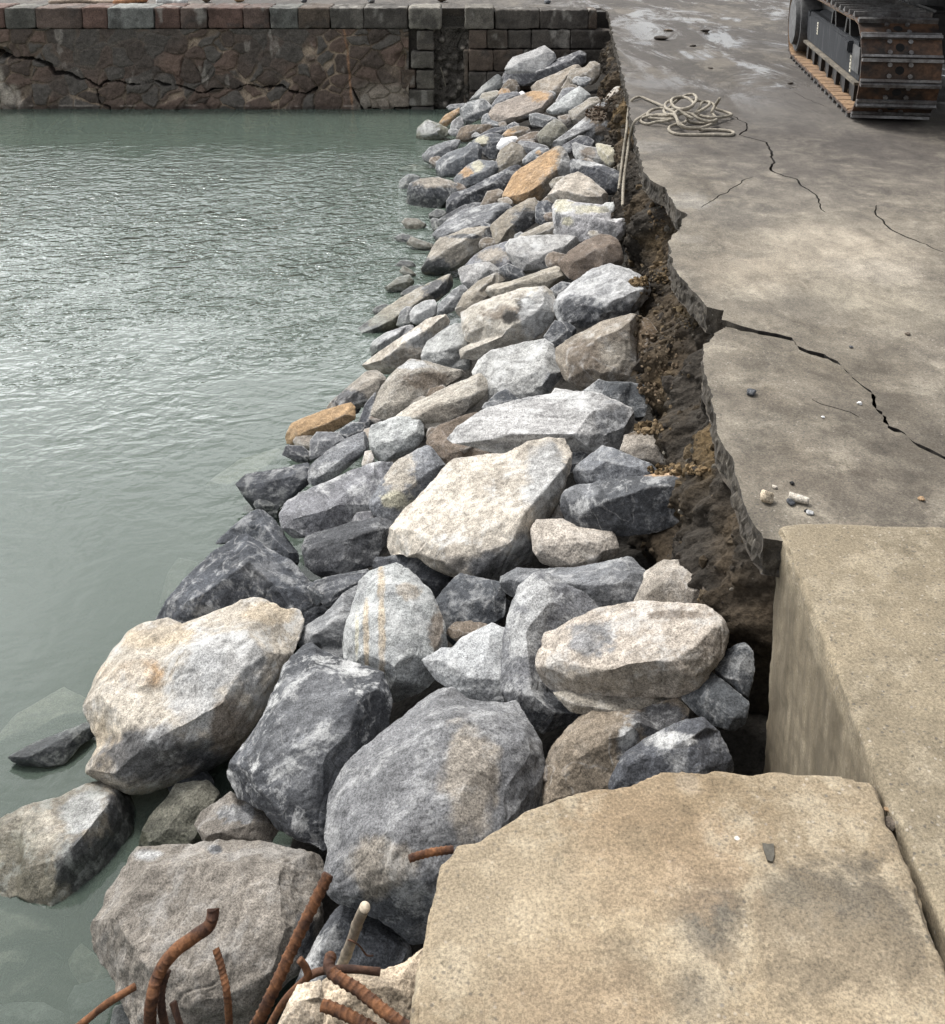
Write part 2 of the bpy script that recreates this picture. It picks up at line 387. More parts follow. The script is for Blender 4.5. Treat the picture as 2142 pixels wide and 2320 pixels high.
def mat_rust(name, a, b, rough=.75, scale=40., metal=0.2):
    t = NT(name); c = t.coord(); n = t.noise(c, scale, 6, .7); m = t.noise(c, scale / 5, 4, .6)
    col = t.mix(t.map(m, .38, .62), a, b); col = t.mix(1., col, t.map(n, .3, .7, .5, 1.5), 'MULTIPLY')
    t.bsdf(col, rough, t.bump(n, .5, .004), metal, .4); return t.m
def mat_frame():
    t = NT('muddy_frame_paint'); c = t.coord((1, 1, .08), False); n = t.noise(c, 34, 5, .7); m = t.noise(t.coord((1, 1, .3), False), 5, 5, .6)
    col = t.mix(t.math('MULTIPLY', t.map(n, .50, .72), t.map(m, .44, .66)), (.020, .022, .026), (.17, .175, .18)); t.bsdf(col, .78, t.bump(n, .3, .004), 0., .2); return t.m
def mat_water():
    t = NT('harbour_water'); tc = t.n('TexCoord'); c0 = tc.outputs['Object']
    def mp(sc, rz):
        m = t.n('Mapping'); t.put(m.inputs['Vector'], c0); m.inputs['Scale'].default_value = sc; m.inputs['Rotation'].default_value = (0, 0, rz); return m.outputs[0]
    sx = t.n('SeparateXYZ'); t.put(sx.inputs[0], c0)
    w1 = t.noise(mp((1, 1.5, 1), .25), 5.0, 2, .45, .9); w2 = t.noise(mp((1, 1.3, 1), -.35), 14, 1.5, .5, .7); w3 = t.noise(mp((1, 1, 1), 0), 1.2, 2, .5)
    h = t.math('ADD', t.math('MULTIPLY', w1, 1.), t.math('MULTIPLY', w2, .42))
    calm = t.map(sx.outputs[1], 4.0, 8.5, .05, 1.)
    lull = t.map(sx.outputs[1], 13.4, 11.0, .25, 1.)
    amp = t.math('MULTIPLY', t.math('MULTIPLY', calm, lull), t.map(w3, .35, .65, .6, 1.25))
    nrm = t.bump(h, t.math('MULTIPLY', amp, .36), .16)
    fr = t.n('Fresnel'); fr.inputs['IOR'].default_value = 1.333; t.put(fr.inputs['Normal'], nrm)
    gl = t.n('BsdfGlossy'); gl.inputs['Roughness'].default_value = .045; t.put(gl.inputs['Normal'], nrm)
    df = t.n('BsdfDiffuse'); df.inputs['Color'].default_value = (.142, .184, .151, 1)
    tr = t.n('BsdfTransparent'); tr.inputs['Color'].default_value = (.93, .97, .94, 1)
    lw = t.n('LayerWeight'); lw.inputs['Blend'].default_value = .5
    m1 = t.n('MixShader'); t.put(m1.inputs[0], t.map(lw.outputs['Facing'], .25, .8, .38, .56)); t.put(m1.inputs[1], tr.outputs[0]); t.put(m1.inputs[2], df.outputs[0])
    m2 = t.n('MixShader'); t.put(m2.inputs[0], fr.outputs[0]); t.put(m2.inputs[1], m1.outputs[0]); t.put(m2.inputs[2], gl.outputs[0])
    t.t.links.new(m2.outputs[0], t.out.inputs[0])
    va = t.n('VolumeAbsorption'); va.inputs['Color'].default_value = (.48, .52, .45, 1); va.inputs['Density'].default_value = 1.4
    t.t.links.new(va.outputs[0], t.out.inputs[1]); return t.m

M_ROCK = mat_rock(); M_SOIL = mat_soil()
M_WALL = mat_vcol('weathered_stone', 60, .012)
M_WATER = mat_water()

# ================================================================== THE SETTING
EDGE_N = pts('S', '1379,26 1392,90 1409,156 1418,190 1424,215 1427,240 1430,262 1441,303 1455,370 1467,404')
EDGE_B = pts('M', '400,70 430,150 490,200 460,270 400,340 410,420 450,520 500,570 540,610 600,680 690,700')
EDGE_C = pts('M', '640,820 585,880 580,930 600,1050 640,1200 690,1400 760,1570 800,1700 850,1830')
EDGE_W = np.array([at_z(p[0], p[1], ZD) for p in EDGE_N + EDGE_B + EDGE_C] + [[.745, 1.6, ZD], [.72, .5, ZD]])
_s = EDGE_W[[0, 2, 4, 7, 9, 10, 14, 16, 18, 22, 24, 26, 28, 29, 30, 31]]; _s = _s[np.argsort(_s[:, 1])]
def xedge(y): return np.interp(y, _s[:, 1], _s[:, 0])
WL = np.array([at_z(x, y, 0)[:2] for x, y in ((950, 290), (930, 345), (900, 400), (960, 500), (950, 620), (830, 780), (730, 900), (640, 950), (530, 1100), (340, 1420), (210, 1700), (270, 1850), (230, 2100), (270, 2310))])
WL = WL[np.argsort(WL[:, 1])]
def xwater(y): return np.interp(y, WL[:, 1], WL[:, 0])
def xbank(y, z): return xedge(y) + .03 - (1.2 - z) * .17
def pile_z(x, y):
    a = xwater(y); b = xbank(y, .85); t = (x - a) / (b - a)
    return np.where(t > 0, t * .85, t * 1.1)
def march(px, py, fun, s0=.8, s1=22, n=420):
    d = ray(px, py); S = np.linspace(s0, s1, n); P = CAM + d * S[:, None]; v = fun(P)
    k = np.nonzero(v < 0)[0]
    if len(k) == 0: return CAM + d * s1
    k = max(1, k[0]); t = v[k - 1] / (v[k - 1] - v[k]); return CAM + d * (S[k - 1] + t * (S[k] - S[k - 1]))
def on_pile(px, py): return march(px, py, lambda P: P[:, 2] - pile_z(P[:, 0], P[:, 1]))
def on_bank(px, py, off=0.): return march(px, py, lambda P: np.where(P[:, 2] > ZD, 1, xbank(P[:, 1], P[:, 2]) - off - P[:, 0]))

YW = 14.9
ZW = at_y(500, 16, YW)[2]

# ---- sea bed and the earth core of the slope
gx = np.concatenate([np.linspace(-30, -3.2, 28), np.linspace(-3, 2.2, 110)]); gy = np.linspace(-3, 15.4, 240)
X, Y = np.meshgrid(gx, gy, indexing='ij'); P = np.stack([X.ravel(), Y.ravel(), np.zeros(X.size)], 1)
_t = (P[:, 0] - xwater(P[:, 1])) / (xbank(P[:, 1], .85) - xwater(P[:, 1]))
Z = np.clip(pile_z(P[:, 0], P[:, 1]) - .42 + .17 * sstep(.1, .4, _t), -1.7, .6) + .05 * fbm(P * 3, 3)
P[:, 2] = Z
o = tag(grid_mesh('sea_bed', P.reshape(len(gx), len(gy), 3), M_SOIL), kind='structure'); set_col(o, 'tint', np.tile([.035, .032, .028], (len(P), 1)))

# ---- water: closed body so that what lies deeper fades
mb = MB(); mb.box((-30 + 1.6) / 2, (-3 + 14.72) / 2, -1.0, 31.6, 17.72, 2.0)
water = tag(mb.build('water', M_WATER), kind='structure')

# ---- earth bank under the broken deck edge
ny, nz = 1300, 130
ys = np.linspace(2.2, 15.2, ny); zs = np.linspace(ZD - .06, -.1, nz)
Yg, Zg = np.meshgrid(ys, zs, indexing='ij')
Q = np.stack([np.zeros(Yg.size), Yg.ravel(), Zg.ravel()], 1)
Xg = xbank(Q[:, 1], Q[:, 2]) + .12
A = np.stack([Xg, Q[:, 1], Q[:, 2]], 1)
d1, d2, idv = worley(A * 13, 5); e1, e2, _ = worley(A * 34, 9)
lump = .10 * fbm(A * 1.9, 11) + .055 * fbm(A * 6, 12) + .06 * (.6 - d1) * sstep(-.4, .3, fbm(A * 1.6, 31)) + .026 * (.6 - e1) + .012 * fbm(A * 45, 14)
topf = sstep(ZD - .5, ZD - .12, Q[:, 2]); lump -= topf * .05
Xg = Xg - .12 - lump * 1.1 + topf * .10 + .5 * sstep(2.75, 2.4, Q[:, 1])
A[:, 0] = Xg
A_BANK = A.reshape(ny, nz, 3).copy(); bank = tag(grid_mesh('earth_bank', A.reshape(ny, nz, 3), M_SOIL), kind='structure')
m = sstep(-.25, .35, fbm(A * 2.1, 21)); m2 = sstep(.1, .5, fbm(A * 1.5 + 9, 22)) * sstep(.7, 1.1, A[:, 2])
tn = np.array([.052, .045, .037]) * (1 - m[:, None]) + np.array([.088, .067, .045]) * m[:, None]
tn = tn * (1 - m2[:, None]) + np.array([.15, .105, .055]) * m2[:, None]
set_col(bank, 'tint', tn * (.62 + .45 * idv[:, None]))

# ---- concrete deck, in two pieces either side of the wide crack
def dense(poly, step, amp, seed, closed=False, lock=()):
    out = []
    for i in range(len(poly) - (0 if closed else 1)):
        a = np.array(poly[i][:2], float); b = np.array(poly[(i + 1) % len(poly)][:2], float); n = max(1, int(np.linalg.norm(b - a) / step))
        for k in range(n): out.append(a + (b - a) * k / n)
    if not closed: out.append(np.array(poly[-1][:2], float))
    out = np.array(out); P3 = np.stack([out[:, 0], out[:, 1], np.zeros(len(out))], 1)
    j = np.stack([fbm(P3 * 9, seed), fbm(P3 * 9 + 40, seed + 1)], 1) * amp
    j += np.stack([fbm(P3 * 38, seed + 2), fbm(P3 * 38 + 9, seed + 3)], 1) * amp * .35
    j[0] = 0; j[-1] = 0
    return out + j
def world2(view_pts, z=ZD): return [tuple(at_z(p[0], p[1], z)[:2]) for p in view_pts]
CR = pts('M', '690,768 740,780 800,797 870,812 960,827 1040,850 1080,890 1140,915 1220,940 1300,985 1350,1030 1420,1095 1480,1130 1490,1210 1530,1250 1518,1300 1560,1325 1650,1350 1710,1400 1800,1445 1848,1470')
CRw = world2(CR); CRw += [(CRw[-1][0] + .5, CRw[-1][1] - .35), (CRw[-1][0] + 1.6, CRw[-1][1] - .5), (CRw[-1][0] + 9, CRw[-1][1] - 2.5)]
crack = dense(CRw, .018, .012, 3)
wid = np.interp(np.linspace(0, 1, len(crack)), [0, .02, .2, .45, .6, 1], [.030, .016, .010, .014, .012, .012]) * (1 + .5 * fbm(np.stack([crack[:, 0] * 12, crack[:, 1] * 12, crack[:, 0] * 0], 1), 8))
wid = np.maximum(wid, .004); up = crack.copy(); up[:, 1] += wid; lo = crack.copy(); lo[:, 1] -= wid
SPOTS = []
for (px, py, r, c, a) in ((1700, 620, .30, (.34, .29, .22), .5), (1900, 560, .5, (.36, .31, .24), .5), (1650, 480, .35, (.10, .09, .078), .45), (2000, 690, .35, (.33, .29, .22), .45), (1560, 455, .2, (.34, .32, .28), .5),
                         (1800, 430, .6, (.11, .098, .085), .4), (1480, 330, .25, (.34, .33, .3), .45), (1950, 1120, .22, (.07, .058, .045), .5), (2060, 1060, .3, (.075, .062, .048), .45), (1790, 1060, .2, (.11, .09, .066), .4),
                         (1640, 350, .8, (.12, .105, .09), .4), (1850, 330, 1.2, (.10, .088, .075), .5), (2100, 380, 1.0, (.10, .085, .07), .5), (1700, 250, 1.4, (.09, .08, .07), .5), (1640, 78, .8, (.03, .026, .022), .85), (1760, 100, .6, (.03, .026, .022), .85), (1860, 60, .9, (.028, .024, .02), .8), (2050, 330, .7, (.06, .05, .042), .6), (1880, 300, .5, (.055, .046, .038), .6),
                         (1560, 540, .10, (.33, .30, .25), .5), (1740, 660, .16, (.35, .31, .245), .5), (1990, 610, .22, (.35, .31, .25), .55), (1850, 700, .2, (.115, .10, .08), .45), (1700, 900, .14, (.125, .105, .08), .45), (1960, 900, .2, (.13, .11, .084), .4), (1560, 690, .1, (.13, .115, .09), .4)):
    w = at_z(px, py, ZD); SPOTS.append((w[0], w[1], w[2], r, c, a))
M_DECK = mat_concrete('deck_concrete', (.235, .205, .158), (.122, .105, .082), (.30, .266, .208), .8, True, SPOTS)
M_CRACK = mat_rust('crack_black', (.022, .019, .016), (.04, .034, .028), .95, 60, 0)  # near-black colour on the inner walls of the cracks
M_EDGE = mat_concrete('broken_edge', (.085, .072, .056), (.04, .034, .027), (.11, .095, .074), 4., False, [])
far_edge = dense(world2(EDGE_N + EDGE_B), .012, .013, 41)
near_edge = dense(world2(EDGE_C) + [tuple(at_z(1722, 1215, ZD)[:2]), (.86, 2.36), (1.05, 2.3), (1.1, .2)], .010, .010, 43)
THIN = [pts('N', '700,590 760,620 800,640 815,670 790,690 772,705 860,730 920,745 930,790 945,840 945,880 955,900 1010,920 1075,935 1100,970 1160,1010 1180,1050 1220,1110'),
        pts('N', '840,925 720,990 640,1050 570,1085'), pts('M', '1490,150 1490,200 1530,245 1600,295 1700,335 1800,380 1840,395'), pts('M', '1150,1165 1280,1215 1400,1260'), pts('N', '1060,480 1130,520 1240,560')]
THW = [.016, .007, .011, .004, .006]
def slab_mesh(outline, holes, z, th, name, mat):
    vs = [Vector(p) for p in outline]; n = len(vs); es = [(i, (i + 1) % n) for i in range(n)]; rings = [list(range(n))]
    for h in holes:
        k = len(vs); vs += [Vector(p) for p in h]; es += [(k + i, k + (i + 1) % len(h)) for i in range(len(h))]
    V, E, F, oV, oE, oF = delaunay_2d_cdt(vs, es, [], 2, 1e-6)
    def inside(p, poly):
        a = np.array(poly); b = np.roll(a, -1, 0); m = (a[:, 1] > p[1]) != (b[:, 1] > p[1]); d = np.where(m, b[:, 1] - a[:, 1], 1)
        return (np.sum(m & (p[0] < (b[:, 0] - a[:, 0]) * (p[1] - a[:, 1]) / d + a[:, 0])) % 2) == 1
    if holes:
        bb = [(np.min(h, axis=0), np.max(h, axis=0)) for h in holes]; keep = []
        for f in F:
            c_ = np.mean([[V[i][0], V[i][1]] for i in f], axis=0)
            if not any((c_ >= q0).all() and (c_ <= q1).all() and inside(c_, h) for h, (q0, q1) in zip(holes, bb)): keep.append(f)
        F = keep
    nv = len(V); V2 = np.array([(p[0], p[1]) for p in V]); edges = {(a, b) for f in F for a, b in zip(f, list(f[1:]) + [f[0]])}; bd = [(a, b) for a, b in edges if (b, a) not in edges]
    N2 = np.zeros((nv, 2))
    for a, b in bd:
        d = V2[b] - V2[a]; L = np.hypot(*d) + 1e-9; nn = np.array([-d[1], d[0]]) / L; N2[a] += nn; N2[b] += nn       # points into the slab
    N2 /= np.linalg.norm(N2, axis=1)[:, None] + 1e-9
    bv = sorted({i for e in bd for i in e}); pos = {v: k for k, v in enumerate(bv)}; B = V2[bv]; NB = N2[bv]; verts = [(p[0], p[1], z) for p in V2]; rows = [bv]; R_N = 6
    for r in range(1, R_N + 1):                               # broken side, rough and a little undercut
        zz = z - th * r / R_N; P3 = np.stack([B[:, 0], B[:, 1], np.full(len(B), zz)], 1)
        dd = .009 * fbm(P3 * 24, 91) + .006 * fbm(P3 * 60, 92) + .004
        dd = np.where(np.abs(B[:, 0]) > 3.2, 0, np.clip(dd, -.012, .04)); q2 = B + NB * dd[:, None] * (.3 if r == 1 else 1)
        rows.append(list(range(len(verts), len(verts) + len(bv)))); verts += [(p[0], p[1], zz) for p in q2]
    faces = [tuple(f) for f in F]
    for r in range(R_N):
        for a, b in bd: faces.append((rows[r][pos[b]] if r else b, rows[r][pos[a]] if r else a, rows[r + 1][pos[a]], rows[r + 1][pos[b]]))
    k0 = len(verts); verts += [(p[0], p[1], z - th - .001) for p in V2]; faces += [tuple(k0 + i for i in reversed(f)) for f in F]
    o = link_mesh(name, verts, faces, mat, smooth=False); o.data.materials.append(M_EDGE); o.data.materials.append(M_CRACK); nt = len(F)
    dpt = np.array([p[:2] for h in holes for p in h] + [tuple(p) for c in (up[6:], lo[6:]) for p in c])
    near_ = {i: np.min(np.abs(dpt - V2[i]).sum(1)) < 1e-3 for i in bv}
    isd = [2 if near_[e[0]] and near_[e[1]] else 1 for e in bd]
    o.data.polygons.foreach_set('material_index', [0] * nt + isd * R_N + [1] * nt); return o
def crack_hole(p, w, seed):
    c = dense(world2(p), .03, .014, seed); t = np.linspace(0, 1, len(c)); ww = w * np.sin(math.pi * np.clip(t * .96 + .02, 0, 1)) ** .5 * (.55 + .45 * np.abs(fbm(np.stack([c[:, 0] * 9, c[:, 1] * 9, t * 0], 1), seed))) * .5 + .0012
    T = np.gradient(c, axis=0); T /= np.linalg.norm(T, axis=1)[:, None]; N = np.stack([-T[:, 1], T[:, 0]], 1)
    return [tuple(q) for q in c + N * ww[:, None]] + [tuple(q) for q in (c - N * ww[:, None])[::-1]]
out_far = [tuple(p) for p in far_edge] + [tuple(p) for p in up] + [(45, 3), (45, 70), (-60, 70), (-60, YW + .5), (far_edge[0][0] - .05, YW + .5)]
deck_far = tag(slab_mesh(out_far, [crack_hole(p, w, 60 + i) for i, (p, w) in enumerate(zip(THIN, THW)) if i != 3], ZD, .11, 'quay_deck', M_DECK), kind='structure')
out_near = [tuple(p) for p in near_edge] + [(1.2, -2), (20, -2)] + [tuple(p) for p in lo[::-1]]
deck_near = tag(slab_mesh(out_near, [crack_hole(THIN[3], .003, 66)], ZD, .105, 'quay_deck', M_DECK), kind='structure')
# ground below the deck, seen down the cracks
gy_ = np.linspace(-2, YW + .6, 40)
o = tag(slab_mesh([(float(xedge(y)) + .32, y) for y in gy_] + [(-60, YW + .62), (-60, 70), (46, 70), (46, -2)], [], ZD - .16, .3, 'ground', M_SOIL), kind='structure'); set_col(o, 'tint', np.tile([.05, .042, .035], (len(o.data.vertices), 1)))

# ================================================================== FAR QUAY WALL
def wall_y(z): return YW - .2 * (1 - z / ZW)
def wx(px): return at_y(px, 130, YW)[0]
def wz(py): return at_y(500, py, YW)[2]
wall = empty('stone_quay_wall', (-4, YW, 0), 'old dark rubble stone quay wall with a row of coping stones and a long jagged crack', 'wall')
# rubble face as a height field over (x, z)
zc = wz(64) - .004
nx, nz = 980, 170
xs = np.linspace(wx(-160), wx(927), nx); zs = np.linspace(zc, -.35, nz)
Xg, Zg = np.meshgrid(xs, zs, indexing='ij'); q2 = np.stack([Xg.ravel(), Zg.ravel()], 1)
P3 = np.stack([q2[:, 0], q2[:, 1], np.zeros(len(q2))], 1)
wp = P3 + .07 * np.stack([fbm(P3 * 2.5, 4), fbm(P3 * 2.5, 5), fbm(P3 * 2.5, 6) * 0], 1)
wp[:, 2] = .5
s = np.array([3.9, 4.6, .01]); d1, d2, idv = worley(wp * s, 77)
edge = d2 - d1
render = sstep(.1, .6, fbm(P3 * 1.1, 15) + (q2[:, 1] - .62) * 1.2)              # smeared dark render on the upper part
joint = 1 - sstep(.03, .10, edge + .03 * fbm(P3 * 9, 16))
dep = -.03 * joint * (1 - .75 * render) + .016 * sstep(.1, .5, edge) * (1 - render) + .02 * fbm(P3 * 4, 17) + .008 * fbm(P3 * 22, 18)
CRK = pts('W', '-300,180 0,232 60,236 150,240 225,268 240,300 300,300 350,325 375,322 430,358 450,335 515,332 550,345 610,345 650,325 700,345 760,350 845,380 880,378 905,362 960,362 980,368 1010,360 1045,345 1110,360 1190,350 1220,370 1290,385 1330,362')
CRK = [tuple(at_y(p[0], p[1], YW)[[0, 2]]) for p in CRK]
cd = seg_dist(q2, CRK); wv = .004 + .009 * sstep(-.2, .6, fbm(P3 * 2.2, 19)) + .012 * sstep(wx(260), wx(100), q2[:, 0])
ck = 1 - sstep(wv, wv + .010, cd + .016 * fbm(P3 * 14, 20)); dep -= .10 * ck
CR2 = [tuple(at_y(p[0], p[1], YW)[[0, 2]]) for p in pts('W', '420,365 440,425 480,435 485,470')]
CR3 = [tuple(at_y(p[0], p[1], YW)[[0, 2]]) for p in pts('W', '1480,360 1510,420 1540,470')]
CR4 = [tuple(at_y(p[0], p[1], YW)[[0, 2]]) for p in pts('W', '1550,440 1640,460 1660,440 1720,440')]
for c in (CR2, CR3, CR4):
    k = 1 - sstep(.006, .016, seg_dist(q2, c) + .008 * fbm(P3 * 14, 23)); dep -= .07 * k; ck = np.maximum(ck, k)
hole = sstep(.45, .1, np.hypot((q2[:, 0] - wx(-20)) / .9, (q2[:, 1] - wz(120)) / .28)); dep -= .25 * hole * (1 + fbm(P3 * 5, 24))
hole2 = sstep(.5, .1, np.hypot((q2[:, 0] - wx(915)) / .3, (q2[:, 1] - wz(130)) / .25)); dep -= .10 * hole2
A = np.stack([q2[:, 0], wall_y(q2[:, 1]) - dep, q2[:, 1]], 1)
face = grid_mesh('rubble_face', A.reshape(nx, nz, 3), M_WALL, wall)
face.location = (4, -YW, 0)
base = np.array([.050, .043, .037]) * (1 - idv[:, None]) + np.array([.105, .077, .062]) * idv[:, None]
gsel = (np.modf(idv * 7.31)[0] > .66)[:, None]; base = np.where(gsel, np.array([.075, .071, .064]), base)
mort = np.array([.21, .175, .135]) * (.55 + .6 * sstep(-.3, .5, fbm(P3 * 3, 25)))[:, None]
jm = (joint * (1 - .8 * render) * sstep(-.75, -.05, fbm(P3 * 1.7, 26)))[:, None]; c = base * (1 - jm) + mort * jm
c = c * (1 - .55 * render[:, None]) + np.array([.052, .048, .043]) * .55 * render[:, None]
lefty = sstep(wx(75), wx(20), q2[:, 0])[:, None] * sstep(wz(120), wz(190), q2[:, 1])[:, None] * sstep(-.3, .4, fbm(P3 * 4, 27))[:, None]
c = c * (1 - lefty) + np.array([.27, .255, .22]) * lefty
pale = sstep(wx(780), wx(840), q2[:, 0])[:, None] * sstep(wz(170), wz(200), q2[:, 1])[:, None] * .7; c = c * (1 - pale) + np.array([.17, .16, .135]) * pale * (.8 + .4 * idv[:, None]) + 0
rust = sstep(.03, .0, np.abs(q2[:, 0] - wx(795) - .10 * (wz(180) - q2[:, 1]) + .02 * fbm(P3 * 6, 28)) )[:, None] * .7; c = c * (1 - rust) + np.array([.22, .13, .075]) * rust
lime = .6 * sstep(.72, .95, fbm(np.stack([q2[:, 0] * 5, q2[:, 1] * 2.2, q2[:, 0] * 0], 1), 29))[:, None]; c = c * (1 - .5 * lime) + np.array([.33, .32, .29]) * .5 * lime
wet = sstep(.07, .02, q2[:, 1])[:, None]; c = c * (1 - .4 * wet)
white_l = sstep(.02, .0, np.abs(q2[:, 1] - .05))[:, None] * sstep(.2, .5, fbm(P3 * 4, 30))[:, None]; c = c * (1 - .5 * white_l) + np.array([.3, .28, .25]) * .5 * white_l
set_col(face, 'tint', np.array([1.5, 1.41, 1.34]) * c * (1 - .8 * ck[:, None]))

def stone_block(name, x0, x1, z0, z1, yfront, depth, color, seed, parent, rnd=.02, off=(0, 0, 0), step=.016, label=None):
    """dressed block: rounded, chipped box"""
    v, f = box_geo((x0 + x1) / 2, yfront + depth / 2, (z0 + z1) / 2, x1 - x0, depth, z1 - z0)
    co, q = remesh_now(v, f, step); e, dg_ = nbr(q, len(co)); co = smooth_v(co, e, dg_, max(1, int(rnd / step * 2.2)), .5)
    n = normals(co, q); co = co + n * (.010 * fbm(co * 7, seed) + .005 * fbm(co * 26, seed + 1))[:, None]
    o = quad_obj(name, co - np.asarray(off), q, M_WALL, parent=parent)
    m1 = fbm(co * 3.2, seed + 2); m3 = sstep(.25, .7, fbm(co * 5, seed + 3))
    t = np.asarray(color) * (1 + .45 * m1)[:, None]; t = t * (1 - .6 * m3[:, None]) + np.array([.05, .045, .04]) * .6 * m3[:, None]
    pw = sstep(.45, .85, fbm(co * np.array([6, 6, 3.]), seed + 4))[:, None] * .5; t = t * (1 - pw) + np.array([.36, .34, .30]) * pw
    set_col(o, 'tint', t)
    if label: o['label'] = label
    return o
WOFF = (-4, YW, 0)
joints = [-290, -170, -75, 24, 93, 196, 253, 358, 416, 477, 556, 617, 681, 752, 827, 926]
G_, R_, B_, D_ = (.15, .143, .122), (.122, .077, .061), (.11, .088, .07), (.075, .068, .058)
cols = [B_, R_, G_, D_, G_, B_, R_, (.19, .19, .175), R_, (.145, .095, .075), R_, R_, (.13, .132, .118), B_, (.11, .098, .082), D_]
cols = [D_, B_, R_, G_, (.125, .092, .075), R_, (.20, .20, .182), R_, (.135, .10, .082), R_, (.11, .078, .064), (.135, .135, .12), (.10, .078, .06), (.11, .10, .085), (.078, .07, .06)]
for i in range(len(joints) - 1):
    stone_block('coping_stone', wx(joints[i]) + .005, wx(joints[i + 1]) - .005, zc + .006, ZW + random.Random(i).uniform(-.006, .006), YW - .045 - random.Random(i + 50).uniform(0, .02), .62, cols[i], 100 + 7 * i, wall, .022, WOFF)
# pier of square quoins beside the slot, with a rounded capstone
stone_block('capstone', wx(928), wx(1000), zc + .004, ZW + .012, YW - .12, .6, (.20, .185, .155), 300, wall, .07, WOFF, .014, 'rounded pale mottled capstone at the end of the wall')
for i, (y0, y1, x0) in enumerate(((66, 112, 945), (113, 152, 932), (155, 197, 944), (198, 234, 928), (235, 262, 932))):
    stone_block('quoin', wx(x0) + .006, wx(984), wz(y1) + .005, wz(y0) - .003, wall_y(wz(y0)) - .05 - .012 * (i % 2), .5, ((.10, .088, .072), (.115, .105, .088), (.135, .122, .10), (.125, .115, .095), (.07, .066, .058))[i], 320 + 6 * i, wall, .018, WOFF)
stone_block('quoin', wx(912), wx(943), wz(197), wz(155), wall_y(.6) - .03, .3, (.12, .09, .068), 360, wall, .03, WOFF)
mb = MB(); mb.box(wx(955) + 4, .32, (zc - .35) / 2, wx(986) - wx(900), .5, zc + .35)
o = mb.build('pier_core', M_WALL, wall); set_col(o, 'tint', np.tile([.07, .062, .052], (len(o.data.vertices), 1)))
# the slot: packed rubble and mud in a recess
slot = empty('rubble_filled_slot', (wx(1020), YW + .4, 0), 'dark vertical slot in the quay wall choked with mud and rubble', 'wall recess')
SOFF = (wx(1020), YW + .4, 0)
xs = np.linspace(wx(975), wx(1062), 130); zs = np.linspace(ZD - .07, -.35, 230)
Xg, Zg = np.meshgrid(xs, zs, indexing='ij'); q2 = np.stack([Xg.ravel(), Zg.ravel()], 1); P3 = np.stack([q2[:, 0], q2[:, 1], q2[:, 0] * 0 + .5], 1)
d1, d2, idv = worley(P3 * np.array([9, 9, .01]), 41); e1, e2, iv2 = worley(P3 * np.array([24, 24, .01]), 43)
upper = sstep(wz(66), wz(60), q2[:, 1])
dep = (.16 * (.55 - d1) * sstep(.1, .7, idv) + .03 * (.5 - e1) + .05 * fbm(P3 * 5, 44)) * (1 - upper) + .16 * sstep(.9, .1, q2[:, 1]) - .05 * upper
A = np.stack([q2[:, 0], YW + .07 - dep, q2[:, 1]], 1) - np.array(SOFF)
o = grid_mesh('packed_rubble', A.reshape(len(xs), len(zs), 3), M_SOIL, slot)
c = np.array([.15, .135, .115]) * (.55 + 1.3 * idv[:, None] * sstep(.5, .2, d1)[:, None]); c = c * (1 - upper[:, None]) + np.array([.06, .055, .048]) * upper[:, None]; set_col(o, 'tint', c)
for i, (a, b) in enumerate((((505, 265), (580, 570)), ((490, 500), (570, 575)))):
    p, r = [at_y(900 + u / 5.133, 100 + w / 5.133, YW - .02) for u, w in (a, b)]
    v, f = tube(resample(catmull([p, (p + r) / 2 + np.array([.01, -.03, .01]), r], 4), .03), lambda s, a: .009 if i == 0 else .007, 7)
    tag(link_mesh('stick', v, f, mat_rust('dry_stick_%s' % 'ab'[i], (.25, .23, .18), (.16, .14, .11), .9, 60, 0)), ('long thin pale stick leaning in the muddy wall slot', 'short bent twig at the foot of the muddy wall slot')[i], 'stick')
# right-hand wall of squared blocks
ash = empty('block_quay_wall', (wx(1150), YW, 0), 'brown squared block wall between the muddy slot and the earth bank', 'wall')
AOFF = (wx(1150), YW, 0)
stone_block('capstone', wx(1054), wx(1119), zc + .004, ZW + .004, YW - .09, .6, (.145, .132, .11), 400, ash, .05, AOFF, .014, 'capstone with a rounded corner beside the muddy slot')
rows = [(20, 64, (1122, 1222, 1330, 1350), 0), (66, 108, (1063, 1104, 1150, 1203, 1290, 1400), 0), (110, 157, (1063, 1118, 1185, 1290, 1400), 0), (159, 200, (1063, 1103, 1170, 1260, 1400), 0), (202, 262, (1063, 1130, 1210, 1300, 1400), 0)]
k = 0
for (y0, y1, xj, _) in rows:
    for a, b in zip(xj[:-1], xj[1:]):
        cc = [(.088, .078, .066), (.098, .081, .064), (.104, .08, .062), (.08, .070, .06)][(k * 3 + k // 3) % 4]; k += 1
        stone_block('wall_block', wx(a) + .003, wx(b) - .003, wz(y1) + .003, wz(y0) - .002, wall_y(wz((y0 + y1) / 2)) - .03 - .01 * (k % 3), .4, cc, 420 + 5 * k, ash, .010, AOFF, .015)
stone_block('edge_post', wx(1051), wx(1062), -.3, wz(112), YW - .06, .3, (.15, .122, .095), 560, ash, .012, AOFF, .014)
mb = MB(); mb.box(wx(1230), YW + .35, .5, wx(1400) - wx(1063), .3, 1.66)
o = mb.build('backing', M_WALL, ash, loc=None); o.data.transform(__import__('mathutils').Matrix.Translation((-AOFF[0], -AOFF[1], 0))); set_col(o, 'tint', np.tile([.05, .045, .04], (len(o.data.vertices), 1)))

